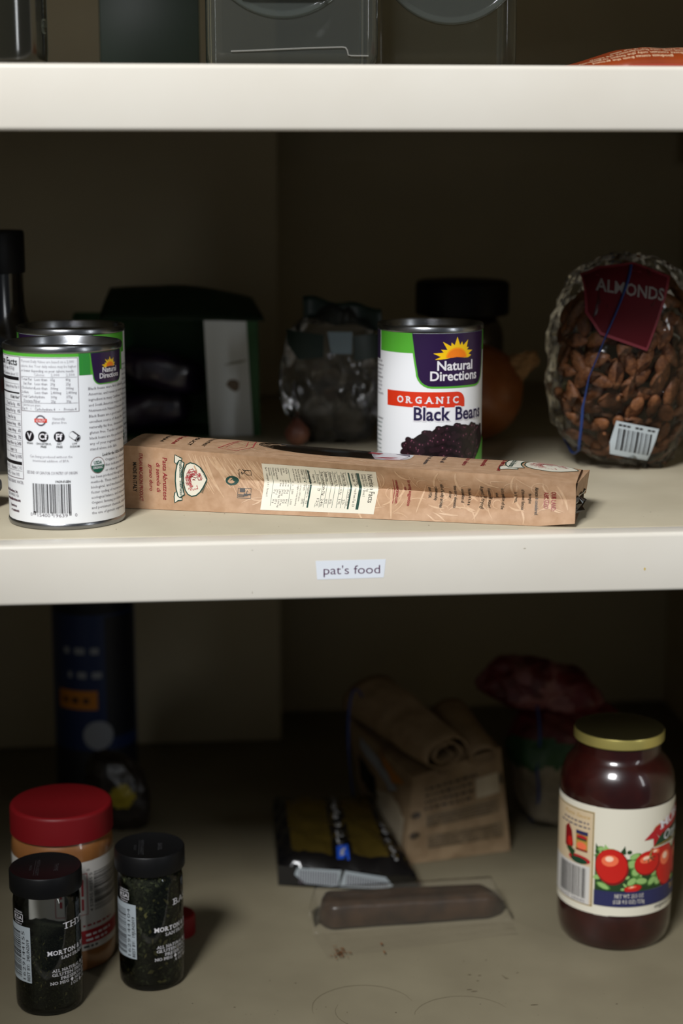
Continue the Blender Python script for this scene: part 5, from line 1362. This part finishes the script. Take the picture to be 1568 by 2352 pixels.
# ------------------------------------------------------------------ upper shelf
M['clear_box'] = film('clear_container_plastic', (0.80, 0.82, 0.80, 1), 0.08, 1.5, haze=0.10, haze_col=(.26, .29, .27, 1))
M['ridge'] = film('container_ridge', (0.8, 0.8, 0.78, 1), 0.15, 1.5, haze=0.32, haze_col=(.55, .54, .50, 1))
t = thing('storage_container', 'clear plastic storage container in the middle of the upper shelf', 'container', (.079, 1.20, TOP))
bevel_box('tub', (-.0555, -.050, .0005), (.0545, .050, .088), M['clear_box'], t, r=.011, seg=5)
bevel_box('lid', (-.0590, -.054, .0885), (.0580, .054, .096), M['clear_box'], t, r=.003, seg=3)
def ridge(pts, rad=.0005): return [Vector((x - .079, -.0508, z - .286)) for x, z in pts]
tube('rim_line', ridge([(.0378, .2985), (.060, .2995), (.085, .3007), (.1090, .3015), (.1112, .3012), (.1124, .2995), (.1130, .2966), (.1150, .2962), (.1260, .2962)]), .00055, M['ridge'], t, closed=False, seg=6)
def disc(t, x, z, yf):
    o = lathe('front_disc', [(0, .0008), (.046, .0008), (.0470, .0015), (.0500, .0018), (.0508, .0010), (.0512, .0), (0, .0)], M['clear_box'], t, 96)
    o.location = (x, yf - .0004, z); o.rotation_euler = (radians(90), 0, 0)
disc(t, -.0085, .0842, -.050)
bevel_box('grip_bar', (-.0345, -.0542, .0445), (.0195, -.0522, .0485), M['ridge'], t, r=.0006, seg=2)
M['dim_box'] = film('dim_container_plastic', (0.90, 0.90, 0.86, 1), 0.1, 1.3, haze=0.05, haze_col=(.20, .20, .15, 1))
t = thing('storage_container', 'faint second clear container right of the larger one on the upper shelf', 'container', (.187, 1.235, TOP))
bevel_box('tub', (-.046, -.040, .0005), (.046, .040, .088), M['dim_box'], t, r=.011, seg=5)
bevel_box('lid', (-.049, -.043, .0885), (.049, .043, .096), M['dim_box'], t, r=.003, seg=3)
disc(t, -.001, .0842, -.040)
# bottle at the left
t = thing('oil_bottle', 'dark glass bottle with a pale recycling mark at the upper left', 'bottle', (-.1045, 1.118, TOP))
M['oil'] = mat('dark_olive_bottle', srgb(30, 28, 18), 0.12, spec=.6, coat=1.0)
lathe('glass', [(0, .001), (.026, .001), (.0285, .004), (.0290, .010), (.0290, .150), (.024, .170), (.013, .186), (.0125, .215)], M['oil'], t, 80)
M['mark'] = mat('pale_moulded_mark', srgb(128, 134, 120), 0.5)
s = Sheet()
s.stroke([(34.0, 25.6), (34.0, 27.4), (35, 28.2), (38.6, 28.2), (39.6, 27.2), (39.6, 24.0)], .8, M['mark'], 1); s.stroke([(34.0, 24.4), (34.0, 21.4), (35, 20.6), (39.4, 20.4)], .8, M['mark'], 1); s.poly([(33.0, 24.0), (35.2, 24.2), (34.0, 26)], M['mark'], 1)
s.stroke([(35.4, 25.6), (37, 26.8), (36.2, 24.6), (38, 23.6)], .5, M['mark'], 1); s.stroke([(35.6, 23.2), (36.4, 21.8), (38, 22.2)], .5, M['mark'], 1); s.stroke([(37.4, 25), (38.4, 24.6)], .4, M['mark'], 1)
for i in range(7): s.stroke([(35.6, 52 - i * 3.0), (37.2, 51.4 - i * 3.0), (35.8, 50.4 - i * 3.0)], .4, M['mark'], 1)
s.ell(38, 18.6, .5, .4, M['mark'], 1, 10)
s.build('moulded_mark', on_cyl(.0291), t, gx=.002)
# dark green box further back
M['dkbox'] = mat('dark_green_carton', srgb(22, 34, 24), 0.6)
o = bevel_box('carton', (-.055, 1.40, .0002), (.022, 1.47, .085), M['dkbox'], None, r=.001, seg=1); o.location = (0, 0, TOP)
tag(o, 'dark green carton at the back left of the upper shelf', 'box')
# orange packet with text upside down
M['or_bag'] = mat('orange_packet', srgb(140, 58, 18), 0.45, spec=.3, col2=srgb(126, 48, 14), noise_scale=30); M['or_txt'] = mat('packet_cream_ink', srgb(226, 196, 160), 0.5); M['or_edge'] = mat('packet_red_edge', srgb(150, 46, 18), 0.5)
OH = [(.236, .0004), (.2479, .0026), (.2655, .0078), (.2871, .0143), (.300, .0155), (.3139, .0150), (.345, .0160), (.372, .010), (.385, .0005)]
def orange(u, v, off):
    h = lerp_tab(OH, u); a = min(v / .0165, 2.0) * pi / 2
    z = h * max(sin(a), 0) ** .8 + .0005 * noise.noise(Vector((u * 70, v * 120, 0))) * sin(a)
    return Vector((u - .31, -.055 * cos(a) * (.55 + .45 * min(1, h / .012)) + 0.0 - off * cos(a), max(z, .0003) + off * sin(a)))
og = thing('orange_packet', 'orange packet printed with upside down cream text at the upper right', 'packet', (.31, 1.140, TOP))
vs = []; NU, NV = 60, 30
for i in range(NU + 1):
    for j in range(NV + 1): vs.append(orange(.236 + .149 * i / NU, .033 * j / NV, 0))
fs = [(i * (NV + 1) + j, (i + 1) * (NV + 1) + j, (i + 1) * (NV + 1) + j + 1, i * (NV + 1) + j + 1) for i in range(NU) for j in range(NV)]
fs += [(i * (NV + 1), i * (NV + 1) + NV, (i + 1) * (NV + 1) + NV, (i + 1) * (NV + 1)) for i in range(NU)]
pk = raw('wrapper', vs, fs, M['or_bag'], parent=og)
s = Sheet()
LN = ['To learn more, visit our website', 'sustainable community based', 'food with pride. We donate 1% of our sales', 'ingredients, selected with care from farmers we know', 'Our products contain only the finest organically', 'goodness comes from the ground']
for i, l in enumerate(LN):
    s.text(l, 352 - i * 4 - [0, 2, 0, -6, 4, 22][i], 15.0 - i * 2.15 + 1.2, 1.35, M['or_txt'], 1, w=len(l) * 1.62, rot=180, bold=.01)
s.rect(240, .2, 380, 1.3, M['or_edge'], 1)
weld(pk, s.build('p', orange, None, gx=.003, gy=.0012, lift=.00008))
